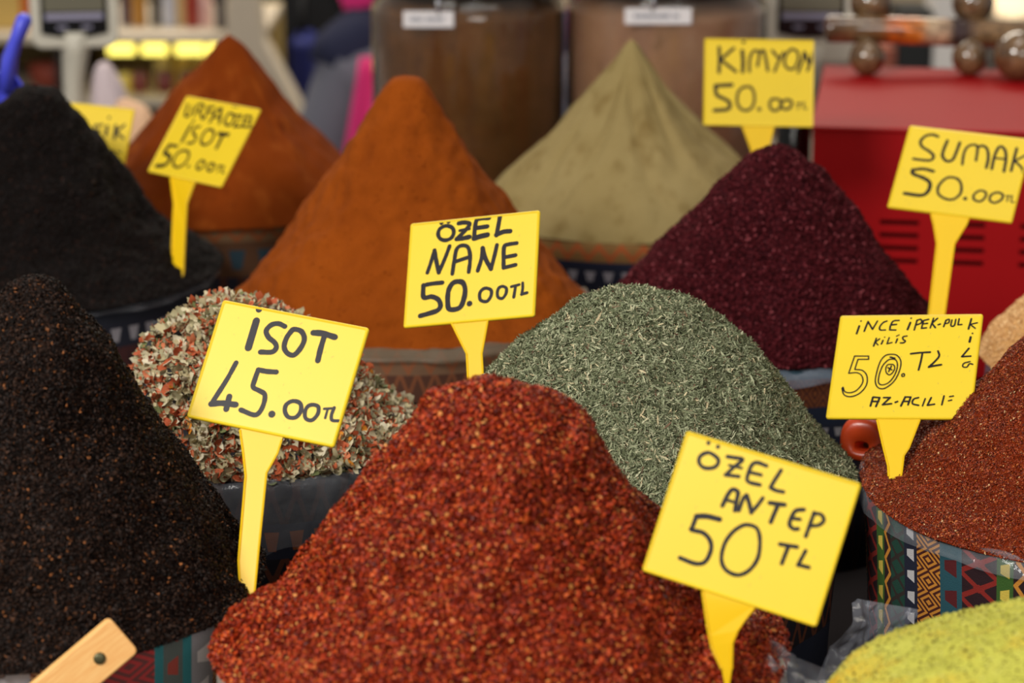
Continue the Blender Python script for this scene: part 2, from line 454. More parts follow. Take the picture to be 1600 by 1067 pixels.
M_curry = powder('yellow_green_powder', (170, 168, 62), (190, 188, 88), fine=420, coarse=12, streak=0.4, streak_c=(196, 156, 40), bump=0.6, speck=((84, 74, 24), 480, 0.22), side=((200, 150, 26), -0.105))
F_curry = flakes_mat('yellow_green_grains', [(0.0, (150, 148, 58)), (0.5, (184, 182, 84)), (0.82, (204, 200, 108)), (0.90, (80, 68, 22))], 0.8, 0.15)
M_tan = powder('tan_base', (188, 140, 84), (214, 166, 106), fine=500, bump=0.9)
F_tan = flakes_mat('tan_grains', [(0.0, (184, 134, 80)), (0.6, (222, 176, 118)), (0.95, (240, 204, 150))], 0.7, 0.3)
M_soup = powder('dried_vegetable_base', (70, 52, 38), (120, 96, 70), fine=300, bump=1.0)
F_soup = flakes_mat('dried_vegetable_bits', [(0.0, (176, 164, 128)), (0.22, (194, 184, 152)), (0.38, (158, 150, 116)), (0.50, (200, 190, 164)), (0.62, (176, 88, 54)), (0.72, (166, 78, 46)), (0.82, (192, 112, 76)), (0.90, (108, 114, 72)), (0.94, (46, 46, 50)), (0.98, (190, 120, 36))], 0.65, 0.2)
for m in (F_soup,):
    for nd in m.node_tree.nodes:
        if nd.type == 'VALTORGB': nd.color_ramp.interpolation = 'CONSTANT'

heap('spice_heap', 'large tall heap of coarse oily red pepper flakes at the centre front', (785, 1000), 445, (772, 586),
     [(0, 1), (.08, .985), (.16, .93), (.31, .79), (.46, .565), (.71, .27), (.95, .04), (1, 0)], [M_red, F_red],
     lump=(0.011, 24, 0.005, 60), pieces=[('chip', 60000, .0022, .0040, .5, 1, .0016)], seed=1)
HEAPS['antep'] = HEAPS['spice_heap']
heap('spice_heap', 'near-black heap of coarse dried pepper flakes at the left front', (18, 900), 394, (55, 433),
     [(0, 1), (.06, .99), (.12, .95), (.29, .817), (.4, .645), (.64, .366), (.81, .17), (.97, .02), (1, 0)], [M_isot, F_isot],
     lump=(0.006, 24, 0.003, 70), pieces=[('chip', 80000, .0018, .0034, .5, 1, .0012)], seed=2)
HEAPS['isot'] = HEAPS['spice_heap']
heap('spice_heap', 'rounded grey-green heap of dried mint leaf bits', (985, 733), 350, (985, 459),
     [(0, 1), (.1, .99), (.26, .93), (.47, .73), (.65, .5), (.7, .42), (.87, .18), (1, 0)], [M_mint, F_mint],
     lump=(0.006, 20, 0.003, 60), pieces=[('needle', 120000, .0030, .0064, .5, 1, .0014)], seed=3)
HEAPS['mint'] = HEAPS['spice_heap']
heap('spice_heap', 'low heap of mixed dried vegetable bits, cream and salmon pink', (410, 672), 250, (350, 474),
     [(0, 1), (.2, .95), (.38, .825), (.55, .67), (.66, .5), (.8, .22), (.93, .06), (1, 0)], [M_soup, F_soup],
     lump=(0.006, 30, 0.003, 80), pieces=[('curl', 12000, .0060, .0140, .75, 1, .004), ('chip', 1500, .004, .008, .6, 1, .003)], seed=4)
HEAPS['soup'] = HEAPS['spice_heap']
heap('spice_heap', 'rust-red heap of fine pepper flakes at the right edge', (1770, 757), 422, (1770, 395),
     [(0, 1), (.1, .93), (.395, .59), (.674, .27), (.86, .08), (1, 0)], [M_ipek, F_ipek],
     lump=(0.004, 24, 0.002, 70), pieces=[('chip', 120000, .0011, .0024, .5, 1, .0008)], seed=5)
HEAPS['ipek'] = HEAPS['spice_heap']
heap('spice_heap', 'smooth pointed heap of orange pepper powder in the middle', (640, 471), 287, (634, 119),
     [(0, 1), (.09, .99), (.13, .93), (.25, .77), (.45, .54), (.69, .286), (.94, .035), (1, 0)], [M_orange, F_red],
     lump=(0.005, 18, 0.003, 85), pieces=[('grain', 900, .001, .0024, .5, 0, .0004)], seed=6)
HEAPS['orange'] = HEAPS['spice_heap']
heap('spice_heap', 'dark maroon heap of sumac before the red metal cabinet', (1197, 505), 265, (1215, 226),
     [(0, 1), (.1, .96), (.28, .83), (.55, .53), (.8, .24), (.97, .05), (1, 0)], [M_sumac, F_sumac],
     lump=(0.006, 22, 0.003, 70), pieces=[('grain', 38000, .0016, .0036, .5, 1, .0014)], seed=7)
HEAPS['sumac'] = HEAPS['spice_heap']
heap('spice_heap', 'pale olive-beige heap of cumin powder before the large brown jars', (985, 327), 240, (987, 60),
     [(0, 1), (.03, .98), (.1, .88), (.25, .72), (.5, .48), (.68, .32), (.9, .12), (1, 0)], [M_cumin],
     lump=(0.004, 16, 0.0015, 60), ridges=0.012, seed=8)
HEAPS['cumin'] = HEAPS['spice_heap']
heap('spice_heap', 'dark orange powder heap at the back, behind the near-black heap', (356, 306), 237, (357, 52),
     [(0, 1), (.09, .94), (.17, .83), (.3, .7), (.52, .465), (.72, .26), (1, 0)], [M_orange2],
     lump=(0.006, 14, 0.002, 50), ridges=0.004, seed=9)
HEAPS['urfa'] = HEAPS['spice_heap']
heap('spice_heap', 'blackish-brown flat-topped heap at the left edge, behind the front near-black heap', (42, 414), 306, (50, 136),
     [(0, 1), (.12, .985), (.22, .87), (.33, .72), (.48, .5), (.64, .27), (.85, .08), (1, 0)], [M_isot, F_isot2],
     lump=(0.007, 24, 0.004, 70), pieces=[('grain', 40000, .0016, .0032, .5, 1, .001)], seed=10)
HEAPS['black'] = HEAPS['spice_heap']
heap('spice_heap', 'sandy tan heap of coarse grains half hidden behind the rust-red heap', (1795, 562), 262, (1785, 425),
     [(0, 1), (.5, .8), (.78, .47), (.93, .25), (1, 0)], [M_tan, F_tan],
     lump=(0.004, 24, 0.002, 70), pieces=[('grain', 16000, .0016, .003, .5, 1, .001)], seed=11)
HEAPS['tan'] = HEAPS['spice_heap']
heap('spice_heap', 'yellow-green speckled powder heap in the bottom right corner', (1760, 1190), 512, (1780, 962),
     [(0, 1), (.29, .87), (.67, .6), (.88, .4), (.95, .2), (1, 0)], [M_curry, F_curry],
     lump=(0.004, 14, 0.002, 60), pieces=[('grain', 9000, .0010, .0022, .5, 1, .0004)], seed=12)
HEAPS['curry'] = HEAPS['spice_heap']

# ------------------------------------------------------------------ tubs under the heaps
NAVY, RUST, TEAL, GOLD, MAROON, GREEN = (30, 34, 52), (122, 54, 34), (40, 84, 96), (206, 138, 52), (92, 30, 34), (32, 70, 58)
K_vert = kilim('kilim_stripes', True, 0.118, [(12, (44, 26, 28), GOLD, 'zig', .5), (22, GREEN, (52, 44, 40), 'hook', .8), (16, NAVY, (196, 194, 196), 'dash', .42),
    (26, GOLD, (74, 30, 24), 'diamond', .85), (22, TEAL, MAROON, 'dash', .6), (30, (44, 24, 30), (140, 40, 34), 'hook', 1.0), (14, (60, 96, 40), (214, 190, 80), 'dash', .5)])
K_vert2 = kilim('kilim_stripes_grey', True, 0.118, [(20, (86, 92, 96), (226, 140, 60), 'dash', .5), (34, (112, 62, 60), (178, 60, 60), 'diamond', 1.0), (7, (52, 122, 128), TEAL, 'plain', 1),
    (16, (92, 100, 96), (160, 70, 60), 'dash', .6), (7, (52, 122, 128), TEAL, 'plain', 1), (22, (150, 146, 150), (214, 206, 206), 'dash', .6), (24, (200, 150, 100), (120, 64, 50), 'diamond', .8)], phase=.034)
K_hor = kilim('kilim_bands', False, 0.17, [(108, NAVY, (60, 44, 48), 'hook', .9), (12, NAVY, (150, 148, 152), 'dash', .32), (14, (28, 38, 58), NAVY, 'plain', 1), (22, (120, 68, 34), (70, 34, 28), 'diamond', .8), (8, (52, 78, 92), TEAL, 'plain', 1)])
K_hor2 = kilim('kilim_bands_rust', False, 0.17, [(60, NAVY, (96, 50, 44), 'hook', 1.0), (30, (40, 46, 64), (70, 88, 104), 'dash', .6), (26, (92, 58, 44), (134, 80, 52), 'hook', .8), (16, (128, 96, 72), (150, 92, 60), 'zig', .5)])
K_dark = kilim('kilim_dark', False, 0.14, [(30, (26, 26, 34), (58, 36, 34), 'hook', 1.0), (22, (34, 40, 58), (24, 28, 40), 'plain', 1), (22, (30, 28, 36), (96, 54, 38), 'hook', 1.0), (16, (40, 44, 60), (150, 84, 46), 'dash', .5)])
K_dark2 = kilim('kilim_dark_grey', False, 0.17, [(120, (52, 32, 34), (84, 42, 40), 'diamond', .9), (20, (34, 36, 48), (148, 144, 150), 'dash', .5), (16, (34, 38, 48), NAVY, 'plain', 1)])
L_clear = clear_film('clear_liner', (0.4, 0.42, 0.46), op=0.17)
L_milky = clear_film('milky_liner', (0.55, 0.50, 0.42), 0.6, 0.35)
L_blue = clear_film('bluish_liner', (0.25, 0.30, 0.38), 0.36, 0.3)
L_beige = clear_film('beige_liner', (0.17, 0.12, 0.07), 0.55, 0.6)
tub('dark cloth tub with milky film rim under the centre front red heap', 'antep', K_dark, L_milky, Rk=0.97, liner_len=0.05, seed=1)
tub('grey and maroon patterned cloth tub under the front near-black heap', 'isot', K_vert2, None, Rk=0.975, seed=2)
tub('dark patterned cloth tub under the grey-green mint heap', 'mint', K_dark, None, Rk=0.955, seed=3)
tub('dark navy patterned cloth tub with clear film rim under the dried vegetable bits', 'soup', K_dark, L_clear, Rk=1.02, liner_len=0.045, seed=4)
tub('vertically striped colourful cloth tub under the rust-red heap', 'ipek', K_vert, L_clear, Rk=0.985, liner_len=0.008, seed=5)
tub('rust and navy cloth tub with beige film rim under the middle orange heap', 'orange', K_hor2, L_beige, Rk=0.985, liner_len=0.008, seed=6)
tub('cloth tub with bluish film rim and orange diamond band under the sumac', 'sumac', K_hor, L_blue, Rk=0.985, liner_len=0.010, seed=7)
tub('tub with orange zigzag and navy band under the cumin heap', 'cumin', kilim('kilim_bands_zigzag', False, 0.17, [(124, NAVY, (44, 44, 58), 'hook', 1.0), (16, NAVY, (156, 152, 160), 'dash', .5), (5, (30, 36, 58), NAVY, 'plain', 1), (17, (136, 100, 56), (168, 84, 40), 'zig', .6)]), None, Rk=1.0, seed=8)
tub('dull brown and blue cloth tub under the back dark orange heap', 'urfa', kilim('kilim_bands_brown', False, 0.17, [(120, (48, 48, 60), (88, 52, 40), 'hook', 1.0), (34, (98, 66, 44), (50, 72, 84), 'dash', .8), (14, (126, 96, 66), (150, 80, 40), 'zig', .6)]), None, Rk=0.95, seed=9)
tub('dark tub with grey patterned band under the left edge blackish heap', 'black', K_dark2, L_clear, Rk=0.95, liner_len=0.006, seed=10)
tub('tub with bluish film rim under the sandy tan heap', 'tan', K_hor, L_blue, Rk=0.93, liner_len=0.03, seed=11)
tub('tub under the yellow-green heap in the bottom right corner', 'curry', K_vert2, L_clear, Rk=0.985, liner_len=0.02, seed=12)

TAGS = {
 'isot': dict(rot=[[0.9468, 0.1937, 0.257], [-0.3045, 0.7977, 0.5205], [-0.1042, -0.5711, 0.8143]], unit=[-1.4711, 15.4416, -3.9486], h=802, L=[[-131, -410], [-64, -553], [-5, -691], [113, -1221], [189, -1425]], R=[[155, -420], [154, -508], [122, -646], [220, -1136], [276, -1406]], tip=[308, -1670],
  ink='43:-241,306 -239,122|38:-247,383|31:-46,306 -93,316 -136,298 -157,255 -130,216 -78,188 -59,158 -78,125 -152,110|31:20,299 70,295 104,253 101,194 71,135 26,136 -9,172 -12,230 3,277 20,299|36:151,301 212,308 297,300|33:228,302 228,209 233,128|29:-288,10 -315,-113 -366,-285|36:-366,-285 -298,-266 -207,-258|36:-264,-215 -259,-298|31:-11,2 -72,-6 -131,-7|29:-131,-7 -134,-77 -129,-124 -80,-139 -41,-156 -29,-212 -39,-273 -71,-299 -164,-284|42:43,-271|25:152,-161 202,-166 221,-211 202,-259 155,-268 121,-236 117,-192 152,-161|23:283,-159 324,-165 334,-212 309,-257 269,-255 250,-219 255,-179 283,-159|15:365,-170 414,-157|15:388,-167 389,-226|19:427,-150 423,-199 437,-231 480,-227'),
 'nane': dict(rot=[[0.9299, 0.3644, 0.0506], [-0.3249, 0.7489, 0.5775], [0.1726, -0.5535, 0.8148]], unit=[-0.2872, 17.6408, -3.8238], h=803, L=[[-130, -396], [1, -636], [22, -816], [50, -1053]], R=[[147, -402], [116, -645], [133, -791], [142, -1060]], tip=[115, -1337],
  ink='28:-256,382|26:-201,385|26:-220,356 -172,338 -155,299 -171,259 -212,244 -255,258 -277,297 -265,338 -220,356|28:-122,365 -80,367 -35,353 -63,308 -129,245|31:-129,245 -82,245 -31,251|20:-109,308 -35,314|28:113,382 49,384 17,374 7,310 6,241|29:11,314 103,318|35:6,236 57,247 107,253|29:196,383 187,310 177,242|31:176,246 231,264 281,263|26:-341,7 -319,83 -297,174|28:-297,174 -277,89 -252,-1|26:-252,-1 -212,101 -181,195|26:-146,-21 -137,84 -124,166 -88,190 -41,176 -19,119 -15,54 -20,-19|26:-131,70 -36,93|26:49,-16 72,73 76,155|29:76,155 104,70 150,-12|26:150,-12 172,91 185,167|26:336,166 273,163 242,148 242,65 246,-13|26:260,68 332,75|26:246,-13 336,1|28:-219,-81 -303,-82 -368,-89|31:-366,-89 -357,-180 -296,-181 -243,-208 -222,-256 -243,-290 -306,-307 -375,-320|33:-108,-84 -61,-97 -39,-154 -48,-235 -77,-287 -150,-290 -168,-233 -168,-151 -144,-99 -108,-84|37:1,-261|22:117,-155 159,-173 162,-218 132,-256 86,-243 74,-201 86,-170 117,-155|20:245,-153 275,-170 275,-210 250,-244 217,-232 209,-195 218,-164 245,-153|18:313,-162 372,-152|20:345,-163 336,-243|18:398,-141 400,-186 394,-229|20:394,-226 434,-219'),
 'antep': dict(rot=[[0.9083, 0.28, 0.3109], [-0.3796, 0.864, 0.3307], [-0.176, -0.4184, 0.891]], unit=[1.2825, 13.0018, -4.1067], h=800, L=[[-144, -406], [-54, -599], [-14, -676], [68, -770]], R=[[152, -407], [98, -549], [89, -620], [121, -753]], tip=[136, -912],
  ink='19:-363,370|19:-306,365|17:-349,319 -301,311 -278,290 -289,254 -338,234 -377,250 -384,287 -349,319|17:-240,329 -203,334 -154,338 -183,291 -219,231|17:-219,231 -146,244|13:-215,287 -145,292|17:-18,343 -73,345 -97,322 -101,261 -87,232 -21,234|16:-87,284 -32,287|17:65,343 47,278 38,237|17:38,237 73,231 113,235|19:-183,67 -172,136 -155,168 -124,161 -117,120 -109,62|15:-172,103 -112,105|17:-89,68 -85,140 -68,156|19:-74,160 -45,120 -20,78|17:-20,78 -1,122 16,171|19:59,157 141,171|19:107,160 101,110 97,60|18:248,177 210,160 198,129 197,80 225,62 249,69|16:203,114 244,121|17:306,178 304,119 301,43|16:308,173 344,179 368,154 351,122 309,104|23:-175,-8 -246,-13 -302,-30|19:-302,-30 -305,-91 -305,-108 -239,-104 -190,-132 -169,-180 -180,-249 -228,-275 -319,-271|17:-10,11 37,4 71,-51 89,-142 65,-220 13,-264 -55,-258 -98,-212 -108,-128 -87,-57 -48,-6 -10,11|18:181,-38 274,-25|18:228,-34 222,-133|17:324,-31 314,-82 308,-116|17:308,-114 368,-110'),
 'ince': dict(rot=[[0.9196, 0.348, 0.1823], [-0.3767, 0.6488, 0.6612], [0.1118, -0.6767, 0.7277]], unit=[2.6695, 16.7384, -4.2808], h=803, L=[[-141, -409], [-71, -619], [-24, -751], [-10, -831]], R=[[153, -407], [103, -617], [75, -674], [76, -829]], tip=[57, -1107],
  ink='14:-355,317 -366,258|12:-348,356|11:-315,275 -297,352|11:-297,352 -258,290|11:-258,290 -231,355|11:-164,354 -190,341 -209,307 -202,285 -167,284|11:-79,358 -117,354 -133,323 -136,284|11:-136,284 -93,283|11:-129,323 -94,327|14:2,339 -11,287|12:4,374|11:47,356 36,282|11:47,358 73,364 80,338 47,321|11:127,364 93,355|11:93,355 85,294|11:85,294 119,298|11:93,329 123,333|11:161,372 146,298|11:188,371 154,333|11:154,333 181,298|11:198,321 212,326|11:248,353 238,306|10:248,355 270,362 269,336 243,327|10:290,357 287,314 310,313 316,361|10:339,365 335,322|10:336,319 362,321|10:-222,219 -234,158|9:-198,215 -226,189|9:-226,189 -204,167|11:-173,201 -181,175|9:-164,227|9:-132,223 -142,175|9:-142,175 -108,185|10:-73,213 -81,183|8:-83,234 -65,244|10:-9,235 -35,228 -33,209 -16,196 -26,183 -49,181|12:423,364 411,286|9:467,333 419,321|9:419,321 457,290|14:433,222 429,186|11:442,251|11:430,136 388,72|11:388,72 448,76|9:448,34 408,21 403,-4 430,-8 446,17 469,13|8:-259,80 -358,81|8:-358,81 -383,-53|8:-383,-53 -325,-49 -287,-75 -276,-126 -308,-182 -352,-203 -392,-194 -409,-160|8:-256,55 -331,55|8:-331,55 -344,-23|8:-344,-23 -288,-32 -252,-75 -247,-143 -282,-203 -340,-233 -393,-220 -415,-169|8:-259,80 -256,55|8:-409,-160 -415,-169|8:-109,93 -61,84 -28,36 -31,-41 -60,-118 -116,-169 -163,-164 -188,-117 -186,-40 -172,37 -146,80 -109,93|8:-104,54 -65,49 -48,2 -59,-66 -91,-122 -134,-143 -164,-126 -167,-66 -152,2 -126,41 -104,54|8:-99,15 -76,11 -65,-15 -76,-49 -97,-66 -119,-49 -127,-15 -118,11 -99,15|9:-112,-11 -83,-28|9:-90,2 -104,-41|11:-106,71 -74,62|8:-9,-62 6,-58 8,-75 -7,-77 -9,-62|12:34,96 99,104 167,108|12:114,100 110,36 102,-28|12:220,116 232,78 206,35 169,-7|12:169,-7 209,3 254,11|12:-199,-304 -189,-237|11:-189,-237 -142,-241|12:-142,-241 -160,-308|11:-188,-270 -146,-270|11:-115,-241 -69,-240|11:-69,-240 -116,-295|11:-116,-295 -55,-287|11:-30,-277 -15,-270|12:12,-303 34,-236|10:34,-236 72,-236|11:72,-236 60,-295|10:27,-270 68,-268|10:126,-240 93,-253 90,-286 133,-299|9:173,-248 160,-303|10:213,-240 193,-298|10:193,-298 241,-290|10:299,-227 291,-294|8:337,-233 363,-228|8:333,-264 355,-258'),
 'sumak': dict(rot=[[0.9273, 0.2337, 0.2925], [-0.3718, 0.6665, 0.6462], [-0.0439, -0.7079, 0.7049]], unit=[3.5732, 20.0378, -3.628], h=802, L=[[-140, -416], [-99, -505], [-35, -680], [47, -1329], [94, -1637]], R=[[161, -395], [155, -463], [100, -657], [165, -1305], [207, -1612]], tip=[210, -1975],
  ink='21:-249,323 -297,336 -350,314 -378,257 -351,207 -285,172 -244,134 -252,94 -298,83 -397,83|22:-166,295 -176,211 -173,144 -132,101 -87,117 -72,196 -64,289|19:0,86 -9,185 3,254 45,284 85,265 100,138|21:85,265 124,285 165,257 191,175 195,80|21:239,77 236,200 250,283 278,296 315,249 333,166 339,67|16:244,182 322,183|21:394,297 393,193 394,80|16:475,242 404,176|17:404,176 470,119 493,66|24:-212,-12 -296,0 -374,-21|27:-378,-21 -366,-59 -278,-85 -216,-124 -211,-201 -257,-251 -392,-252|19:-74,-50 -9,-55 34,-106 45,-190 2,-250 -61,-255 -126,-217 -141,-151 -115,-85 -74,-50|29:93,-231|17:192,-139 241,-151 244,-198 214,-240 164,-229 154,-183 192,-139|17:324,-138 373,-149 376,-196 330,-236 287,-219 285,-172 324,-138|10:402,-159 443,-153|10:421,-156 421,-208|10:451,-152 455,-207 482,-208'),
 'kimyon': dict(rot=[[0.9997, 0.0136, 0.0216], [-0.0203, 0.935, 0.3542], [-0.0153, -0.3545, 0.9349]], unit=[2.247, 23.0851, -3.4205], h=803, L=[[-143, -408], [-71, -594], [-40, -686], [-34, -1192]], R=[[143, -404], [99, -592], [65, -685], [60, -1192]], tip=[11, -1552],
  ink='25:-366,319 -361,212 -364,88|23:-233,313 -353,204|23:-349,204 -210,99|28:-155,291 -146,192 -149,97|28:-144,373|21:-88,102 -85,218 -57,285 -17,294 0,253 -15,153|23:0,278 40,295 62,213 80,114|21:118,297 176,232|20:221,283 181,207 141,107|20:295,314 349,286 354,211 318,139 264,134 231,183 242,258 295,314|21:356,103 387,187 411,287|25:411,287 454,188|21:442,121 470,214 489,289|28:-245,-25 -395,-36|28:-395,-40 -382,-119 -321,-151 -263,-191 -279,-249 -400,-264|20:-119,-40 -70,-47 -40,-113 -47,-204 -92,-255 -157,-248 -194,-190 -191,-107 -159,-57 -119,-40|31:6,-245|20:145,-147 194,-159 199,-209 171,-251 121,-248 100,-202 112,-160 145,-147|21:252,-154 297,-166 294,-216 253,-241 212,-225 207,-184 252,-154|11:343,-186 393,-181|11:368,-185 356,-236|11:413,-172 410,-227 439,-230'),
 'urfa': dict(rot=[[0.7403, 0.5281, 0.4159], [-0.6722, 0.5841, 0.4549], [-0.0026, -0.6164, 0.7874]], unit=[-2.7748, 22.6765, -3.8784], h=803, L=[[-176, -408], [14, -641], [329, -1279], [345, -1301]], R=[[150, -406], [170, -614], [447, -1199], [482, -1301]], tip=[483, -1390],
  ink='20:-431,319 -401,216 -344,209 -355,304|20:-304,327 -280,223|19:-307,331 -253,349 -210,315 -257,278|19:-245,279 -148,202|20:-150,333 -130,215|19:-159,327 -84,343|18:-140,279 -62,290|23:-40,188 -30,310 23,338|23:17,337 85,196|19:-23,241 51,256|20:156,382|20:194,383|20:142,305 201,303 237,259 226,197 167,198 131,243 142,305|19:230,298 306,309|19:306,309 282,190|19:282,190 363,202|18:356,311 386,206|18:386,206 447,210|18:377,259 423,266|18:356,311 414,319|18:437,313 470,213|18:470,213 508,214|26:-257,120 -264,33 -263,-47|26:-251,167|20:-137,128 -194,105 -181,56 -120,25 -113,-34 -179,-54|20:12,120 80,95 99,18 56,-33 -15,-24 -43,37 -32,98 12,120|31:145,95 262,103|26:204,84 205,14 206,-45|23:-292,-102 -382,-106|31:-394,-108 -405,-190 -326,-208 -298,-259 -336,-310 -423,-329|20:-180,-130 -117,-135 -81,-179 -86,-250 -144,-299 -210,-290 -247,-236 -237,-164 -180,-130|26:-22,-270|18:108,-189 155,-202 156,-251 119,-282 80,-254 82,-208 108,-189|18:249,-197 290,-210 291,-259 256,-275 218,-246 223,-206 249,-197|13:339,-207 385,-200|13:362,-204 366,-267|13:409,-196 418,-259|13:418,-259 447,-264'),
 'kekik': dict(rot=[[0.9909, 0.0409, 0.128], [-0.1026, 0.8452, 0.5245], [-0.0867, -0.5329, 0.8417]], unit=[-4.4163, 25.7924, -4.4805], h=803, L=[[-124, -399], [-20, -603], [95, -1242]], R=[[129, -397], [111, -594], [198, -1229]], tip=[193, -1569],
  ink='27:250,183 248,88|27:252,279|27:336,201 346,59|22:423,218 349,131|22:349,131 441,70|22:196,193 123,177|22:123,177 130,55|22:130,55 196,62|22:126,122 184,128|16:310,-79 345,-106 361,-73 310,-79|16:399,-76 431,-88'),
}

# ------------------------------------------------------------------ price tags
M_tag = plain('yellow_plastic', (226, 194, 34), 0.40, spec=0.35, var=0.03)
M_tag_edge = plain('yellow_plastic_stem', (228, 186, 14), 0.42, spec=0.3, var=0.03)
M_ink = plain('marker_ink', (18, 13, 20), 0.42, spec=0.2)
M_smudge = plain('thumb_marks', (196, 172, 50), 0.5)

def catmull(pts, n=7):
    if len(pts) < 3: return [Vector(p) for p in pts]
    P = [Vector(p) for p in pts]; closed = (P[0] - P[-1]).length < 1e-6; out = []
    m = len(P)
    for i in range(m - 1):
        p0 = P[i - 1] if i > 0 else (P[-2] if closed else P[0] * 2 - P[1])
        p3 = P[i + 2] if i + 2 < m else (P[1] if closed else P[-1] * 2 - P[-2])
        for k in range(n):
            t = k / n; a, b = P[i], P[i + 1]
            out.append(0.5 * ((2 * a) + (b - p0) * t + (2 * p0 - 5 * a + 4 * b - p3) * t * t + (3 * a - p0 - 3 * b + p3) * t ** 3))
    out.append(P[-1]); return out
def ribbon(bm, pts, w, y, r, mi):
    """one pen stroke: a flat ribbon with round ends lying on the plate's face"""
    c = catmull(pts)
    if len(c) == 1:
        vs = [bm.verts.new((c[0].x + w / 2 * math.cos(a * PI / 8), y, c[0].y + w / 2 * math.sin(a * PI / 8))) for a in range(16)]
        bm.faces.new(vs).material_index = mi; return
    L, Rr = [], []
    for i, p in enumerate(c):
        d = (c[min(i + 1, len(c) - 1)] - c[max(i - 1, 0)])
        d = d.normalized() if d.length > 1e-9 else Vector((1, 0))
        n = Vector((-d.y, d.x)); ww = w / 2 * (1 + 0.12 * mnoise.noise(Vector((p.x * 300, p.y * 300, 1))))
        L.append(bm.verts.new(((p + n * ww).x, y, (p + n * ww).y))); Rr.append(bm.verts.new(((p - n * ww).x, y, (p - n * ww).y)))
    for i in range(len(c) - 1):
        bm.faces.new((L[i], L[i + 1], Rr[i + 1], Rr[i])).material_index = mi
    for e in (c[0], c[-1]):
        vs = [bm.verts.new((e.x + w / 2 * math.cos(a * PI / 6), y + 2e-6, e.y + w / 2 * math.sin(a * PI / 6))) for a in range(12)]
        bm.faces.new(vs).material_index = mi
def prism(bm, outline, y0, y1, mi=0):
    a = [bm.verts.new((x, y0, z)) for x, z in outline]; b = [bm.verts.new((x, y1, z)) for x, z in outline]
    bm.faces.new(a).material_index = mi; bm.faces.new(b[::-1]).material_index = mi
    for i in range(len(a)):
        j = (i + 1) % len(a); bm.faces.new((a[i], b[i], b[j], a[j])).material_index = mi
def round_rect(w, h, r, n=5, ox=0, oz=0):
    out = []
    for cx, cz, a0 in ((w / 2 - r, h / 2 - r, 0), (-w / 2 + r, h / 2 - r, 90), (-w / 2 + r, -h / 2 + r, 180), (w / 2 - r, -h / 2 + r, 270)):
        for k in range(n + 1):
            a = math.radians(a0 + 90 * k / n); out.append((ox + cx + r * math.cos(a), oz + cz + r * math.sin(a)))
    return out

PEN = {'antep': 1.3, 'ince': 1.15, 'urfa': 1.3, 'nane': 1.18, 'isot': 1.12, 'sumak': 1.2, 'kimyon': 1.25, 'kekik': 1.2}
def price_tag(key, width, label, bend=0.0):
    d = TAGS[key]; k = width / 1000.0; h = d['h'] * k
    R = Matrix(d['rot']); ctr = CAM + (Vector(d['unit']) - CAM) * width
    tip = Vector((d['tip'][0] * k, 0, d['tip'][1] * k))
    t = empty('price_tag', ctr + R @ tip)
    t.rotation_mode = 'QUATERNION'; t.rotation_quaternion = R.to_quaternion()
    tag(t, label, 'price tag', 'yellow plastic price tags')
    T = 0.0013; o = (-tip.x, -tip.z)
    bm = bmesh.new()
    prism(bm, round_rect(width, h, 0.0018, ox=o[0], oz=o[1]), 0.0, T)
    # raised rim line around the face
    ro = round_rect(width, h, 0.0018, ox=o[0], oz=o[1]); ri = round_rect(width - 0.0036, h - 0.0036, 0.0010, ox=o[0], oz=o[1]); rm = round_rect(width - 0.0012, h - 0.0012, 0.0015, ox=o[0], oz=o[1])
    a = [bm.verts.new((x, 0.0, z)) for x, z in ro]; b = [bm.verts.new((x, -0.0006, z)) for x, z in rm]; c = [bm.verts.new((x, -0.00001, z)) for x, z in ri]
    for p, q in ((a, b), (b, c)):
        for i in range(len(p)):
            j = (i + 1) % len(p); bm.faces.new((p[i], p[j], q[j], q[i])).material_index = 0
    # the writing
    y = -0.00012
    for g in d['ink'].split('|'):
        w, pts = g.split(':'); pts = [Vector((float(q.split(',')[0]) * k + o[0], float(q.split(',')[1]) * k + o[1])) for q in pts.split()]
        ribbon(bm, pts, float(w) * k * PEN.get(key, 1.0), y, 0, 1); y -= 0.000004
    rg = random.Random(len(key) * 7 + d['h'])
    for _ in range(26):                                    # small scuffs on the face
        x = rg.uniform(-.46, .46) * width + o[0]; z = rg.uniform(-.46, .46) * h + o[1]; r = rg.uniform(.0002, .0006)
        ribbon(bm, [Vector((x, z)), Vector((x + rg.uniform(-1, 1) * .0012, z + rg.uniform(-1, 1) * .0012))], r, -0.00006, 0, 2)
    me = bpy.data.meshes.new('plate'); bm.to_mesh(me); bm.free()
    link_mesh('plate', me, [M_tag, M_ink, M_smudge], t, smooth=False)
    bm = bmesh.new()
    L = [(x * k + o[0], z * k + o[1]) for x, z in d['L']]; Rr = [(x * k + o[0], z * k + o[1]) for x, z in d['R']]
    top = 0.004
    out = [(L[0][0], L[0][1] + top)] + L + [(0.0, 0.0)] + Rr[::-1] + [(Rr[0][0], Rr[0][1] + top)]
    prism(bm, out, 0.0003, T + 0.0007)
    # raised edges of the stem
    for side, s in ((L, 1), (Rr, -1)):
        pts = [(x, 0.0001, z) for x, z in side]
        tube(bm, pts, 0.0007, seg=6)
    if bend:                                               # a stem pushed out of line by the heap
        z0 = -tip.z - h / 2
        bmesh.ops.subdivide_edges(bm, edges=[e for e in bm.edges if abs(e.verts[0].co.z - e.verts[1].co.z) > .004], cuts=6)
        for v in bm.verts:
            v.co.y += bend * max(0.0, min(1.2, (z0 - v.co.z) / max(1e-6, z0))) ** 1.5
    obj('stem', bm, M_tag_edge, t)
    return t
price_tag('antep', 0.0962, 'yellow price tag reading ÖZEL ANTEP 50 TL, tilted, stuck in the front red heap', bend=0.012)
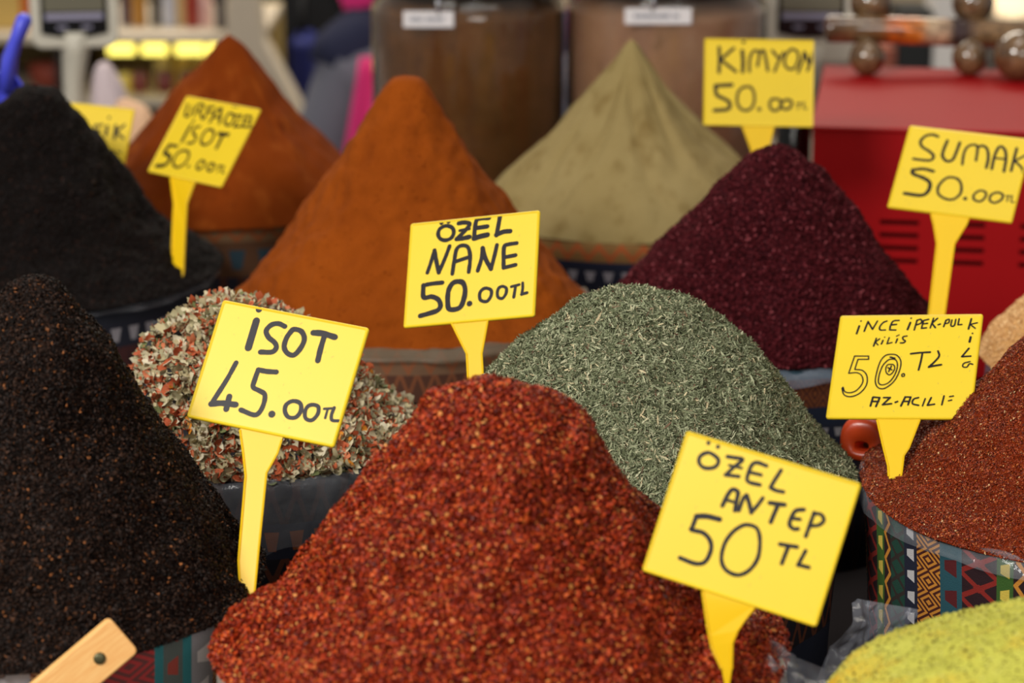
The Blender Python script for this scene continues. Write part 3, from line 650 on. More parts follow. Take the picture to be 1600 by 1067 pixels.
price_tag('isot', 0.0947, 'yellow price tag reading İSOT 45.00TL stuck in the front near-black heap')
price_tag('nane', 0.0949, 'yellow price tag reading ÖZEL NANE 50.00TL stuck in the grey-green mint heap')
price_tag('ince', 0.0974, 'yellow price tag reading İNCE İPEK-PUL KİLİS 50. TL stuck in the rust-red heap')
price_tag('sumak', 0.0985, 'yellow price tag reading SUMAK 50.00TL standing before the red metal cabinet')
price_tag('kimyon', 0.0985, 'yellow price tag reading KİMYON 50.00TL standing behind the maroon sumac heap')
price_tag('urfa', 0.0970, 'yellow price tag reading URFA ÖZEL İSOT 50.00TL before the back dark orange heap', bend=0.012)
price_tag('kekik', 0.0888, 'blurred yellow price tag half hidden behind the blackish heap at the left edge')

# ------------------------------------------------------------------ red metal cabinet with a wooden roller massager on it
M_redp = plain('red_enamel', (158, 12, 17), 0.5, spec=0.16, var=0.04)
M_slot = plain('slot_dark', (14, 3, 3), 0.9, spec=0.1)
zt = 0.085
fl = on_plane(1271, 196, zt); bl = on_plane(1290, 102, zt)
rz = math.atan2(-(bl.x - fl.x), bl.y - fl.y)
cab = empty('metal_cabinet', (fl.x, fl.y, TABLE_Z), rz)
tag(cab, 'red metal cabinet with vent slots standing behind the maroon sumac heap', 'cabinet')
D = (bl - fl).length; W = 0.30; Hc = zt - TABLE_Z
bm = bmesh.new(); box(bm, 0, W, 0.004, D, 0.012, Hc - 0.004)
# front face with recessed louvre slots: a grid of cells
xs = [0.0, .066, .103, .128, .165, .198, .235, .268, W]
slot_cols = {1, 3, 5}
zs = [0.012]
zb = Hc - 0.131
for kz in range(4): zs += [zb + kz * 0.0125, zb + kz * 0.0125 + 0.0042]
zs += [Hc - 0.004]
for i in range(len(xs) - 1):
    for j in range(len(zs) - 1):
        hole = i in slot_cols and j % 2 == 1
        a = [(xs[i], zs[j]), (xs[i + 1], zs[j]), (xs[i + 1], zs[j + 1]), (xs[i], zs[j + 1])]
        if not hole:
            bm.faces.new([bm.verts.new((x, 0.0, z)) for x, z in a])
        else:
            f = [bm.verts.new((x, 0.0, z)) for x, z in a]; b = [bm.verts.new((x, 0.0038, z)) for x, z in a]
            for q in range(4): bm.faces.new((f[q], f[(q + 1) % 4], b[(q + 1) % 4], b[q])).material_index = 1
            bm.faces.new(b).material_index = 1
me = bpy.data.meshes.new('body'); bmesh.ops.recalc_face_normals(bm, faces=bm.faces); bm.to_mesh(me); bm.free()
link_mesh('body', me, [M_redp, M_slot], cab, smooth=False)
bm = bmesh.new(); box(bm, -0.002, W + 0.002, -0.003, D + 0.002, Hc - 0.004, Hc)
obj('top_panel', bm, M_redp, cab, bevel=0.002)
for px_, py_ in ((.03, .03), (W - .03, .03), (.03, D - .03), (W - .03, D - .03)):
    bm = bmesh.new(); lathe(bm, [(.012, 0), (.010, .012)], 16, px_, py_); obj('foot', bm, M_slot, cab)

def varnish(name, stops):
    t = NT(name); tc = t.n('ShaderNodeTexCoord'); sp = t.n('ShaderNodeSeparateXYZ'); t.l(tc.outputs['Generated'], sp.inputs[0])
    col = t.ramp(sp.outputs[0], [(p, s2l(c)) for p, c in stops])
    col = t.mix(t.ramp(t.noise(110, 4, t.objco(1, 1, 1)), [(.35, (0, 0, 0, 1)), (.7, (.8, .8, .8, 1))]), col, s2l((52, 34, 22)))
    t.l(col, t.p.inputs['Base Color']); t.set(Roughness=0.12, Specular_IOR_Level=0.7, Coat_Weight=0.6)
    return t.m
M_rod = varnish('varnished_wood', [(0, (92, 62, 44)), (.12, (120, 92, 58)), (.2, (120, 80, 40)), (.24, (214, 104, 22)), (.33, (224, 130, 40)), (.37, (214, 186, 150)), (.43, (206, 172, 140)), (.46, (54, 38, 44)), (.5, (70, 50, 50)), (.55, (150, 116, 80)), (1, (132, 108, 76))])
M_ball = varnish('varnished_ball', [(0, (104, 78, 52)), (.5, (134, 104, 70)), (1, (60, 42, 30))])
ym = fl.y + D * 0.86
p0 = at_y(1290, 45, ym); p1 = at_y(1720, 60, ym + 0.012)
mas = empty('roller_massager', (p0.x, ym, zt)); tag(mas, 'glossy brown wooden roller massager with ball ends lying on the red metal cabinet', 'massager')
bm = bmesh.new(); dz = p0.z - zt
tube(bm, [(0, 0, dz), (0.004, 0, dz), (0.06, 0.002, dz - .001), (p1.x - p0.x, .012, p1.z - zt)], [0.0125, 0.0148, 0.0148, 0.0155], 24)
obj('handle_rod', bm, M_rod, mas, smooth=True, bevel=0.001)
for pa, yy in (((1362, 6), 0.0), ((1522, 6), 0.004)):
    top = at_y(pa[0], pa[1], ym + 0.02); bot = at_y(pa[0] - 8, 88, ym - 0.015)
    ax = Vector((bot.x - p0.x, -0.02, 0.019)); bx = Vector((top.x - p0.x, 0.026, top.z - zt))
    bm = bmesh.new(); tube(bm, [ax, (ax + bx) / 2, bx], 0.0045, 12); obj('axle', bm, M_ball, mas, smooth=True)
    for q, r in ((ax, .0190), (bx, .0225)):
        bm = bmesh.new(); bmesh.ops.create_uvsphere(bm, u_segments=24, v_segments=16, radius=r)
        bmesh.ops.translate(bm, verts=bm.verts, vec=q); lathe(bm, [(.0035, q.z + r * .9), (.0035, q.z + r + .001)], 12, q.x, q.y)
        obj('roller_ball', bm, M_ball, mas, smooth=True)
q = at_y(1592, 76, ym - 0.05)
bm = bmesh.new(); bmesh.ops.create_uvsphere(bm, u_segments=32, v_segments=20, radius=.026)
bmesh.ops.translate(bm, verts=bm.verts, vec=(q.x - p0.x, -.05, .026)); obj('end_knob', bm, M_ball, mas, smooth=True)
bm = bmesh.new(); tube(bm, [(q.x - p0.x, -.05, .0195), (q.x - p0.x + .012, .0, .036)], .006, 12); obj('axle', bm, M_ball, mas, smooth=True)

# ------------------------------------------------------------------ two big jars of brown powder
M_glass = glass('jar_glass')
M_lid = plain('jar_lid', (58, 44, 36), 0.4)
M_white = plain('label_card', (226, 222, 224), 0.5, var=0.02)
M_print = plain('label_print', (120, 126, 140), 0.6)
M_metal = plain('steel_clip', (190, 190, 196), 0.18, metal=1.0)
def coffee(name, a, b, str_c):
    return powder(name, a, b, fine=300, coarse=26, streak=0.55, streak_c=str_c, bump=0.5, blot=((70, 46, 30), 24, .64))
def jar(px0, px1, y, a, b, sc, label, lab, seed):
    p = at_y((px0 + px1) / 2, 0, y); R = (at_y(px1, 0, y - .0).x - at_y(px0, 0, y).x) / 2
    t = empty('storage_jar', (p.x, y, TABLE_Z)); tag(t, label, 'jar', 'big glass jars of brown powder')
    Hh = p.z - TABLE_Z
    bm = bmesh.new()
    lathe(bm, [(R * .94, 0), (R * .985, .004), (R, .012), (R, Hh - .006), (R * .985, Hh - .001), (R * .94, Hh + .006), (R * .90, Hh + .010), (R * .90, Hh + .03),
               (R * .875, Hh + .03), (R * .875, Hh + .010), (R * .92, Hh + .003), (R * .955, Hh - .004), (R * .965, Hh - .012), (R * .965, .014), (R * .94, .008)], 72)
    obj('glass_body', bm, M_glass, t, smooth=True)
    bm = bmesh.new(); lathe(bm, [(R * .93, .009), (R * .962, .015), (R * .962, Hh - .011), (R * .93, Hh - .006), (R * .5, Hh + .002), (.001, Hh + .006)], 64)
    tag(obj('powder', bm, coffee('powder_brown', a, b, sc), t, smooth=True), kind='stuff')
    bm = bmesh.new(); lathe(bm, [(R * .95, Hh + .016), (R * .97, Hh + .02), (R * .97, Hh + .05), (R * .9, Hh + .056), (R * .2, Hh + .06), (R * .16, Hh + .07), (.001, Hh + .075)], 64)
    obj('lid', bm, M_lid, t, smooth=True, bevel=.001)
    # shelf label held by a clip
    (lx0, ly0), (lx1, ly1) = lab
    a0 = at_y(lx0, ly0, y - R * .99); a1 = at_y(lx1, ly1, y - R * .99)
    off = Vector((p.x, y, TABLE_Z)); yy = -R * 1.012
    bm = bmesh.new(); box(bm, a0.x - off.x, a1.x - off.x, yy - .0015, yy + .001, a1.z - off.z, a0.z - off.z)
    hgt = a0.z - a1.z; wd = a1.x - a0.x; k = 0; x = a0.x - off.x + wd * .14
    rg = random.Random(seed)
    while x < a1.x - off.x - wd * .16:                       # unreadable row of small print
        w = rg.uniform(.0012, .0026)
        box(bm, x, x + w, yy - .0017, yy - .0015, a1.z - off.z + hgt * .38, a1.z - off.z + hgt * rg.uniform(.58, .66), 1); x += w + (.0006 if rg.random() < .8 else .003)
    obj('label_strip', bm, [M_white, M_print], t)
    bm = bmesh.new(); cx = a0.x - off.x + wd * (.7 if seed == 1 else .42)
    tube(bm, [(cx, yy - .001, a0.z - off.z - .002), (cx, yy - .004, a0.z - off.z + .004), (cx, yy - .0035, a0.z - off.z + .012), (cx, yy + .002, Hh + .012)], [.002, .0034, .0034, .002], 12)
    obj('clip', bm, M_metal, t, smooth=True)
jar(580, 881, 2.86, (92, 58, 26), (128, 86, 48), (84, 54, 42), 'big glass jar of dark brown powder behind the middle orange heap', ((630, 17), (709, 42)), 1)
jar(886, 1198, 2.86, (160, 116, 86), (182, 140, 110), (152, 114, 100), 'big glass jar of pinkish brown powder behind the cumin heap', ((976, 12), (1080, 37)), 2)

# slim clear tube of pale yellow powder by the cabinet
M_yel = powder('pale_yellow_powder', (176, 160, 70), (200, 184, 96), fine=400, bump=.4)
p = at_y(1240, 222, 2.56)
tb = empty('spice_tube', (p.x, 2.56, TABLE_Z)); tag(tb, 'slim clear tube of pale yellow powder between the cabinet and the cumin heap', 'tube')
bm = bmesh.new(); lathe(bm, [(.016, 0), (.017, .002), (.017, .250), (.0155, .250), (.0155, .003)], 32); obj('tube_wall', bm, M_glass, tb, smooth=True)
bm = bmesh.new(); lathe(bm, [(.0150, .004), (.0150, .225), (.001, .228)], 32); tag(obj('powder', bm, M_yel, tb, smooth=True), kind='stuff')
bm = bmesh.new(); lathe(bm, [(.0185, .242), (.0185, .258), (.017, .262), (.001, .263)], 32); obj('cap', bm, M_white, tb, smooth=True)

# ------------------------------------------------------------------ two market scales with display heads on poles
M_cream = plain('cream_plastic', (206, 200, 184), 0.45, var=.02)
M_black = plain('black_panel', (18, 20, 22), 0.25)
M_lcd = plain('grey_display', (112, 108, 92), 0.3, var=.03)
M_lav = plain('display_strip', (150, 146, 168), 0.4)
M_side = plain('cream_plastic_shade', (196, 190, 172), 0.5)
def scale(px0, px1, pyb, y, label, neck, turn, lift=0.0):
    c = at_y((px0 + px1) / 2, pyb, y); w = (px1 - px0) / FPX * (y * 1.03)
    t = empty('market_scale', (c.x, y, TABLE_Z), turn); tag(t, label, 'scale', 'market scales with display heads')
    zb = c.z - TABLE_Z; hh = w * 1.05
    bm = bmesh.new(); prism(bm, round_rect(w, hh, w * .14, 6, 0, zb + hh / 2), -.018, .03); obj('display_head', bm, M_cream, t, bevel=.004, seg=3)
    z_face = zb; zb = zb + lift * hh; face_top = zb + hh * (.94 - lift)
    # dark face with a bowed lower edge
    pts = [(-w * .38, face_top), (-w * .38, zb + hh * .17)] + [(w * (-.38 + .76 * i / 10), zb + hh * (.17 - .05 * math.sin(PI * i / 10))) for i in range(1, 10)] + [(w * .38, zb + hh * .17), (w * .38, face_top)]
    bm = bmesh.new(); prism(bm, pts, -.0215, -.017); obj('face_panel', bm, M_black, t, bevel=.0008)
    bm = bmesh.new(); prism(bm, round_rect(w * .68, hh * (.5 - lift), .002, 3, 0, zb + hh * (.66 - lift / 2)), -.0225, -.021); obj('display_screen', bm, M_lcd, t)
    bm = bmesh.new(); prism(bm, round_rect(w * .66, hh * .07, .002, 3, 0, zb + hh * .355), -.0226, -.021); obj('display_strip', bm, M_lav, t)
    for s in (-1, 1):
        bm = bmesh.new(); prism(bm, round_rect(w * .12, hh * .03, .0008, 3, s * w * .14, zb + hh * .235), -.0225, -.021); obj('button', bm, M_lav, t)
    zb = z_face; bm = bmesh.new()
    tube(bm, [(0, .006, zb + .02), (0, .006, zb - .006), (-.004, .008, zb - .04), (-.006, .01, zb - .09), (-.006, .01, .05)], [w * .34, w * .27, w * .215, w * .19, w * .18], 24, squash=(1, .6)); obj('neck', bm, M_cream, t, smooth=True)
    bm = bmesh.new(); box(bm, -.11, .11, -.02, .22, 0, .055); obj('base', bm, M_cream, t, bevel=.008, seg=3)
    bm = bmesh.new(); box(bm, -.12, .12, -.012, .21, .056, .064); obj('pan', bm, M_metal, t, bevel=.003)
scale(52, 184, 72, 3.12, 'cream market scale with a dark display head above the left blackish heap', 1, 0.16)
scale(1197, 1330, 96, 3.12, 'cream market scale with a dark display head behind the KİMYON price tag', 1, -0.05, lift=.17)

# blue scoop stuck in the blackish heap
M_blue = plain('blue_plastic', (74, 80, 214), 0.4, var=.03)
b0 = at_y(8, 205, 2.31); b1 = at_y(8, 118, 2.31); b2 = at_y(14, 92, 2.31); b3 = at_y(38, 30, 2.31)
sc = empty('plastic_scoop', b0); tag(sc, 'blue plastic scoop standing up in the blackish heap at the left edge', 'scoop')
bm = bmesh.new(); rel = lambda v: v - b0
n = 12; rows = []
for i in range(13):                                           # hollow scoop blade
    u = i / 12; cpt = rel(b0 + (b1 - b0) * u + Vector((0, 0, 0.004))); hw = .024 * math.sin(PI * min(1, .35 + u * .6)) ** .7
    rows.append([bm.verts.new(cpt + Vector((hw * math.cos(PI * k / n), .014 * math.sin(PI * k / n) * (1 - .3 * u), 0))) for k in range(n + 1)])
for i in range(12):
    for k in range(n): bm.faces.new((rows[i][k], rows[i][k + 1], rows[i + 1][k + 1], rows[i + 1][k]))
o = obj('scoop_blade', bm, M_blue, sc, smooth=True); sm = o.modifiers.new('shell', 'SOLIDIFY'); sm.thickness = .0018
bm = bmesh.new(); tube(bm, [rel(b1) + Vector((0, .006, -.012)), rel(b2) + Vector((0, .004, 0)), rel((b2 + b3) / 2), rel(b3), rel(b3) + Vector((.002, 0, .004))], [.015, .0125, .0105, .0120, .007], 16, squash=(1, .6)); obj('handle', bm, M_blue, sc, smooth=True)

# red plastic scoop half buried in the rust-red heap, its hollow handle pointing out
M_terra = plain('orange_red_plastic', (208, 72, 30), 0.3, spec=.6, var=.04)
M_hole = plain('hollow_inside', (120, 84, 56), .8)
e0 = at_y(1346, 687, 1.662); e1 = at_y(1386, 680, 1.725); e2 = at_y(1414, 730, 1.765); e3 = at_y(1470, 800, 1.78)
ts = empty('plastic_scoop', e3); tag(ts, 'orange-red plastic scoop with a hollow handle, half buried behind the İNCE İPEK tag', 'scoop')
bm = bmesh.new(); rel = lambda v: v - e3
dirn = (e1 - e0).normalized()
side = dirn.cross(Vector((0, 0, 1))).normalized(); upd = side.cross(dirn).normalized()
def ring(c, ru, rv, n=28, pw=.8):
    out = []
    for k in range(n):
        ca, sa = math.cos(2 * PI * k / n), math.sin(2 * PI * k / n)
        out.append(bm.verts.new(c + side * ru * math.copysign(abs(ca) ** pw, ca) + upd * rv * math.copysign(abs(sa) ** pw, sa)))
    return out
E0 = rel(e0); low = upd * -.0045
rg_ = [ring(E0 + dirn * .018 + low, .0030, .0018), ring(E0 + dirn * .004 + low, .0046, .0030), ring(E0 + low, .0056, .0038), ring(E0 + low * .5, .0130, .0120), ring(E0 + dirn * .0012, .0152, .0144), ring(E0 + dirn * .006, .0162, .0155),
       ring(rel(e0 + (e1 - e0) * .3), .0178, .0172), ring(rel(e1), .0195, .019), ring(rel((e1 + e2) / 2) + Vector((.002, 0, .006)), .020, .019), ring(rel(e2), .018, .016), ring(rel(e3), .013, .012)]
for q0, q1 in zip(rg_, rg_[1:]):
    for kx in range(28): bm.faces.new((q0[kx], q0[(kx + 1) % 28], q1[(kx + 1) % 28], q1[kx]))
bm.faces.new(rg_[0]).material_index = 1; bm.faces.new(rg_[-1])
obj('handle', bm, [M_terra, M_hole], ts, smooth=True)
bm = bmesh.new(); rows = []
for i in range(9):
    u = i / 8; cpt = rel(e3) + Vector((.07 * u, .012 * u, -.035 * u)); hw = .016 + .018 * math.sin(PI * min(1, u * .8))
    rows.append([bm.verts.new(cpt + Vector((0, hw * math.cos(PI * k / 10), -hw * .8 * math.sin(PI * k / 10)))) for k in range(11)])
for i in range(8):
    for k in range(10): bm.faces.new((rows[i][k], rows[i][k + 1], rows[i + 1][k + 1], rows[i + 1][k]))
o = obj('scoop_blade', bm, M_terra, ts, smooth=True); o.modifiers.new('shell', 'SOLIDIFY').thickness = .0018

# pale wooden slat leaning on the front tub
def wood():
    t = NT('pale_wood'); v = t.noise(9, 5, t.objco(6, 60, 60)); t.l(t.ramp(v, [(.3, s2l((236, 170, 96))), (.7, s2l((248, 198, 126)))]), t.p.inputs['Base Color']); t.set(Roughness=.5); return t.m
M_wood = wood()
w_top = (at_y(172, 966, 1.283) + at_y(217, 1018, 1.283)) / 2
d1 = at_y(172, 966, 1.283); d2 = at_y(217, 1018, 1.283)
across = (d2 - d1).normalized(); wid = (d2 - d1).length
low = at_y(82, 1078, 1.268); e = (low - d1); along = (e - across * e.dot(across)).normalized()
slat = empty('wooden_slat', d1 + across * wid / 2); tag(slat, 'pale wooden slat with one screw leaning on the front near-black heap’s tub', 'slat')
nrm = across.cross(along).normalized()
if nrm.y > 0: nrm = -nrm
Lw = ((TABLE_Z + .004) - (d1 + across * wid / 2).z) / along.z
slat.rotation_mode = 'QUATERNION'
slat.rotation_quaternion = Matrix((along, across, along.cross(across))).transposed().to_quaternion()
s = 1 if along.cross(across).dot(nrm) > 0 else -1
bm = bmesh.new(); a = round_rect(Lw, wid, .003, 4, Lw / 2, 0)
va = [bm.verts.new((x, z, s * .0)) for x, z in a]; vb = [bm.verts.new((x, z, -s * .008)) for x, z in a]
bm.faces.new(va); bm.faces.new(vb[::-1])
for i in range(len(a)): bm.faces.new((va[i], vb[i], vb[(i + 1) % len(a)], va[(i + 1) % len(a)]))
obj('board', bm, M_wood, slat, bevel=.0008)
bm = bmesh.new(); lathe(bm, [(.0034, 0), (.0032, .0006), (.0022, .0012), (.0005, .0013)], 20)
scr = plain('dull_screw', (92, 88, 60), .4, metal=.6)
so = obj('screw', bm, scr, slat, smooth=True); so.location = (.018, .001, 0); so.scale = (1, 1, s)

# crumpled clear bags between the front tubs
M_bag = clear_film('clear_bag', (0.42, 0.44, 0.52), op=0.2, rough=.07)
def bag(label, corners, fold, seed, n=36):
    P = [Vector(c) for c in corners]; c0 = min(P, key=lambda v: v.z)
    t = empty('plastic_bag', c0); bm = bmesh.new(); g = []
    for i in range(n + 1):
        row = []
        for j in range(n + 1):
            u, v = i / n, j / n; p = P[0] * (1 - u) * (1 - v) + P[1] * u * (1 - v) + P[2] * u * v + P[3] * (1 - u) * v
            q = Vector((u * 3, v * 2.2, seed)); r = mnoise.noise(q * 1.2)
            d = fold * (abs(r) * 1.6 + .5 * abs(mnoise.noise(q * 2.7)) - .4)
            row.append(bm.verts.new(p - c0 + Vector((d * .4, -d, d * .3))))
        g.append(row)
    for i in range(n):
        for j in range(n): bm.faces.new((g[i][j], g[i + 1][j], g[i + 1][j + 1], g[i][j + 1]))
    o = obj('film', bm, M_bag, t, smooth=True)
    tag(t, label, 'bag', 'crumpled clear bags')
bag('crumpled clear plastic bag beside the ÖZEL ANTEP tag’s heap, low in front', [at_y(1180, 985, 1.30), at_y(1330, 1075, 1.27), at_y(1230, 1140, 1.22), at_y(1160, 1100, 1.25)], .022, 3)
bag('folded clear plastic bag standing up before the vertically striped tub', [at_y(1338, 935, 1.385), at_y(1422, 950, 1.39), at_y(1390, 1080, 1.34), at_y(1270, 1075, 1.335)], .016, 8)

# ------------------------------------------------------------------ the neighbouring stall, far behind
M_shelf = plain('cream_board', (206, 192, 170), .6)
M_dkshelf = plain('dark_shelf', (34, 24, 20), .7)
M_case = plain('honey_panel', (206, 178, 110), .5)
M_lamp = glow('warm_lamp', (255, 236, 110), 2.2)
YC = 5.0
A = lambda px, py, y=YC: at_y(px, py, y)
cl, cr = A(-140, 58).x, A(412, 58).x
z_top, z_bot = A(0, 52).z, A(0, 66).z
ct = empty('display_counter', ((cl + cr) / 2, YC, FLOOR_Z)); tag(ct, 'lit display counter of the stall behind, with glowing yellow lamps', 'counter')
o0 = Vector(ct.location)
def cbox(name, x0, x1, y0, y1, z0, z1, m, bev=.003):
    bm = bmesh.new(); box(bm, x0 - o0.x, x1 - o0.x, y0 - o0.y, y1 - o0.y, z0 - o0.z, z1 - o0.z); return obj(name, bm, m, ct, bevel=bev)
cbox('top_shelf', cl, cr, YC - .02, YC + .42, z_bot, z_top, M_shelf)
zs2 = A(0, 152).z
cbox('lower_shelf', cl, cr, YC, YC + .40, zs2 - .02, zs2, M_shelf)
cbox('back_panel', cl, cr, YC + .42, YC + .44, FLOOR_Z + .02, z_top, M_case)
cbox('base_cabinet', cl, cr, YC + .02, YC + .42, FLOOR_Z, zs2 - .02, M_dkshelf)
for x in (A(88, 0).x, cl):
    cbox('divider', x - .01, x + .01, YC, YC + .42, zs2, z_bot, M_dkshelf)
zlam = A(0, 81).z
for px0, px1 in ((166, 206), (219, 257), (272, 316), (322, 344), (386, 402)):
    bm = bmesh.new(); x0, x1 = A(px0, 81).x - o0.x, A(px1, 81).x - o0.x
    tube(bm, [(x0, .03, zlam - o0.z), (x1, .03, zlam - o0.z)], .011, 12); obj('lamp', bm, M_lamp, ct, smooth=True)
# flared cream end panel
bm = bmesh.new(); pts = [A(400, -60), A(408, 20), A(414, 62), (A(440, 110)), A(466, 158), A(500, 240)]
pts = [(p.x - o0.x, p.z - o0.z) for p in pts]; inner = [(x - .055 - .01 * i, z) for i, (x, z) in enumerate(pts)]
prism(bm, pts + inner[::-1], -.03, .06); obj('end_panel', bm, M_shelf, ct, bevel=.004)

def bottle(loc, r, h, c, label, cat='bottle', name='bottle', grp='bottles and jars on the stall behind', neck=True, emis=None):
    m = plain('ware_%02x%02x%02x' % c, c, .3)
    t = empty(name, loc); tag(t, label, cat, grp)
    bm = bmesh.new()
    if neck: lathe(bm, [(r * .9, 0), (r, .004), (r, h * .62), (r * .45, h * .78), (r * .4, h * .92)], 20)
    else: lathe(bm, [(r * .92, 0), (r, .004), (r, h * .86), (r * .9, h * .9)], 20)
    obj('body', bm, m, t, smooth=True)
    bm = bmesh.new(); k = .46 if neck else .95; lathe(bm, [(r * k, h * .9), (r * k, h), (r * k * .8, h * 1.01)], 20); obj('cap', bm, M_white if neck else M_lid, t, smooth=True)
for px, wpx, hgt, c, nk, lb in ((197, 16, .13, (66, 40, 66), True, 'dark purple bottle standing right of the left scale’s display'), (218, 26, .12, (176, 124, 50), False, 'golden jar right of the dark purple bottle'), (245, 18, .15, (44, 40, 40), True, 'black bottle right of the golden jar'),
        (266, 22, .16, (196, 200, 214), True, 'whitish bottle right of the black bottle'), (301, 20, .15, (150, 46, 34), True, 'red bottle above the dark orange heap, left of its tip'), (320, 26, .075, (222, 178, 170), False, 'small pale pink jar beside the red bottle'), (345, 18, .12, (70, 66, 70), True, 'grey bottle near the tip of the dark orange heap'), (374, 30, .11, (186, 96, 40), False, 'orange-brown jar right of the dark orange heap’s tip'),
        (284, 16, .10, (206, 176, 120), False, 'cream jar between the whitish and the red bottle'), (45, 26, .14, (198, 100, 36), False, 'orange jar left of the left scale’s display')):
    bottle(A(px, 52, YC + .06 + .02 * (px % 3)).xy.to_3d() + Vector((0, 0, z_top)), wpx / 2 * YC / FPX, hgt, c, lb, 'bottle' if nk else 'jar', 'bottle' if nk else 'ware_jar', neck=nk)
bm = bmesh.new(); x0, x1 = A(-60, 50).x, A(34, 50).x; box(bm, x0, x1, YC + .05, YC + .2, z_top, z_top + .13)
tag(obj('carton', bm, plain('yellow_carton', (206, 172, 92), .6), bevel=.002), 'yellow carton behind the blue scoop at the top left corner', 'box')
for px, c, lb in ((186, (226, 204, 96), 'yellow jar under the first lamp'), (232, (232, 214, 150), 'cream jar under the second lamp'), (266, (226, 196, 110), 'honey-coloured jar between second and third lamps'), (302, (236, 214, 140), 'pale honey jar under the third lamp'), (336, (200, 150, 90), 'amber jar next to the dark orange heap'), (210, (120, 54, 50), 'low maroon jar under the first gap of lamps'), (250, (110, 44, 44), 'low dark red jar before the honey jars'), (285, (98, 54, 40), 'low brown jar left of the dark orange heap')):
    low = 'low' in lb
    bottle(Vector((A(px, 100).x, YC + (.06 if low else .2), zs2)), .016 if low else .019, .045 if low else .085, c, lb + ' in the stall behind', 'jar', 'ware_jar', neck=False)
bm = bmesh.new(); lathe(bm, [(.03, 0), (.045, .012), (.05, .04), (.046, .05)], 20, A(66, 110).x, YC + .12)
bmesh.ops.translate(bm, verts=bm.verts, vec=(0, 0, zs2)); tag(obj('bowl', bm, plain('terracotta', (150, 66, 48), .6), smooth=True), 'reddish bowl on the dark shelf left of the scale’s neck', 'bowl')

# pale paper parcel and a peach one, behind the left heaps
def parcel(name, label, P, thick, m, seed, cat):
    P = [Vector(p) for p in P]; c0 = Vector((sum(p.x for p in P) / len(P), sum(p.y for p in P) / len(P), min(p.z for p in P)))
    bm = bmesh.new(); a = [bm.verts.new(p - c0) for p in P]; b = [bm.verts.new(p - c0 + Vector((0, thick, 0))) for p in P]
    bm.faces.new(a); bm.faces.new(b[::-1])
    for i in range(len(a)): bm.faces.new((a[i], b[i], b[(i + 1) % len(a)], a[(i + 1) % len(a)]))
    o = obj(name, bm, m, smooth=True); o.location = c0
    o.modifiers.new('sub', 'SUBSURF').levels = 2; o.modifiers['sub'].render_levels = 3
    tag(o, label, cat); return o
YP = 3.40
tz = lambda px: Vector((at_y(px, 0, YP).x, YP, TABLE_Z))
parcel('paper_bag', 'pale lilac paper bag behind the blurred half-hidden price tag', [tz(128), tz(205), at_y(204, 168, YP), at_y(184, 130, YP), at_y(164, 92, YP), at_y(140, 98, YP), at_y(132, 150, YP)], .06, plain('lilac_paper', (214, 196, 200), .7, var=.02), 1, 'bag')
YP = 3.05
parcel('paper_parcel', 'peach-coloured paper parcel between the half-hidden price tag and the dark orange heap', [tz(150), tz(250), at_y(248, 198, YP), at_y(226, 166, YP), at_y(190, 150, YP), at_y(158, 160, YP)], .05, plain('peach_paper', (236, 190, 150), .7, var=.02), 2, 'parcel')

# boxes far behind the cabinet
YB = 4.6
zbx = A(0, 118, YB).z
tb2 = empty('side_counter', (A(1480, 0, YB).x, YB + .25, FLOOR_Z)); tag(tb2, 'low brown counter far behind the red metal cabinet', 'counter')
bm = bmesh.new(); box(bm, -.42, .42, -.28, .28, zbx - FLOOR_Z - .03, zbx - FLOOR_Z); obj('counter_top', bm, M_dkshelf, tb2, bevel=.004)
bm = bmesh.new(); box(bm, -.4, .4, -.25, .26, 0, zbx - FLOOR_Z - .03); obj('body', bm, plain('brown_panel', (110, 78, 56), .6), tb2)
for px0, px1, pt, c, lb, dy in ((1340, 1376, 20, (150, 140, 120), 'greyish box far behind the left end of the massager', .1), (1378, 1404, 76, (150, 80, 60), 'reddish box far behind, left of the black case', .0), (1406, 1459, 17, (22, 24, 24), 'black case far behind the massager’s rod', .0), (1462, 1500, -30, (236, 230, 224), 'tall white carton far behind the massager', .0), (1502, 1556, 40, (168, 130, 104), 'tan carton far behind the massager, right of the white one', .12)):
    bm = bmesh.new(); x0, x1 = A(px0, 0, YB).x, A(px1, 0, YB).x; zt_ = A(0, pt, YB).z
    box(bm, 0, x1 - x0, 0, .12, 0, zt_ - zbx, 0); o = obj('carton', bm, plain('carton_%02x%02x%02x' % c, c, .5), bevel=.002); o.location = (x0, YB + dy, zbx)
    tag(o, lb, 'box', 'boxes far behind the red cabinet')
bm = bmesh.new(); q = A(1582, 8, YB + .15); lathe(bm, [(.03, 0), (.034, .02), (.03, .075), (.012, .09)], 24); o = obj('lamp_shade', bm, glow('peach_lamp', (255, 226, 180), 1.3), smooth=True)
lt = empty('table_lamp', (q.x, YB + .15, zbx)); tag(lt, 'small glowing peach lamp far behind, at the top right corner', 'lamp'); o.parent = lt; o.location = (0, 0, q.z - zbx - .02)
bm = bmesh.new(); lathe(bm, [(.03, 0), (.028, .01), (.006, .016), (.006, max(.02, q.z - zbx - .02))], 20); obj('base', bm, M_metal, lt, smooth=True)

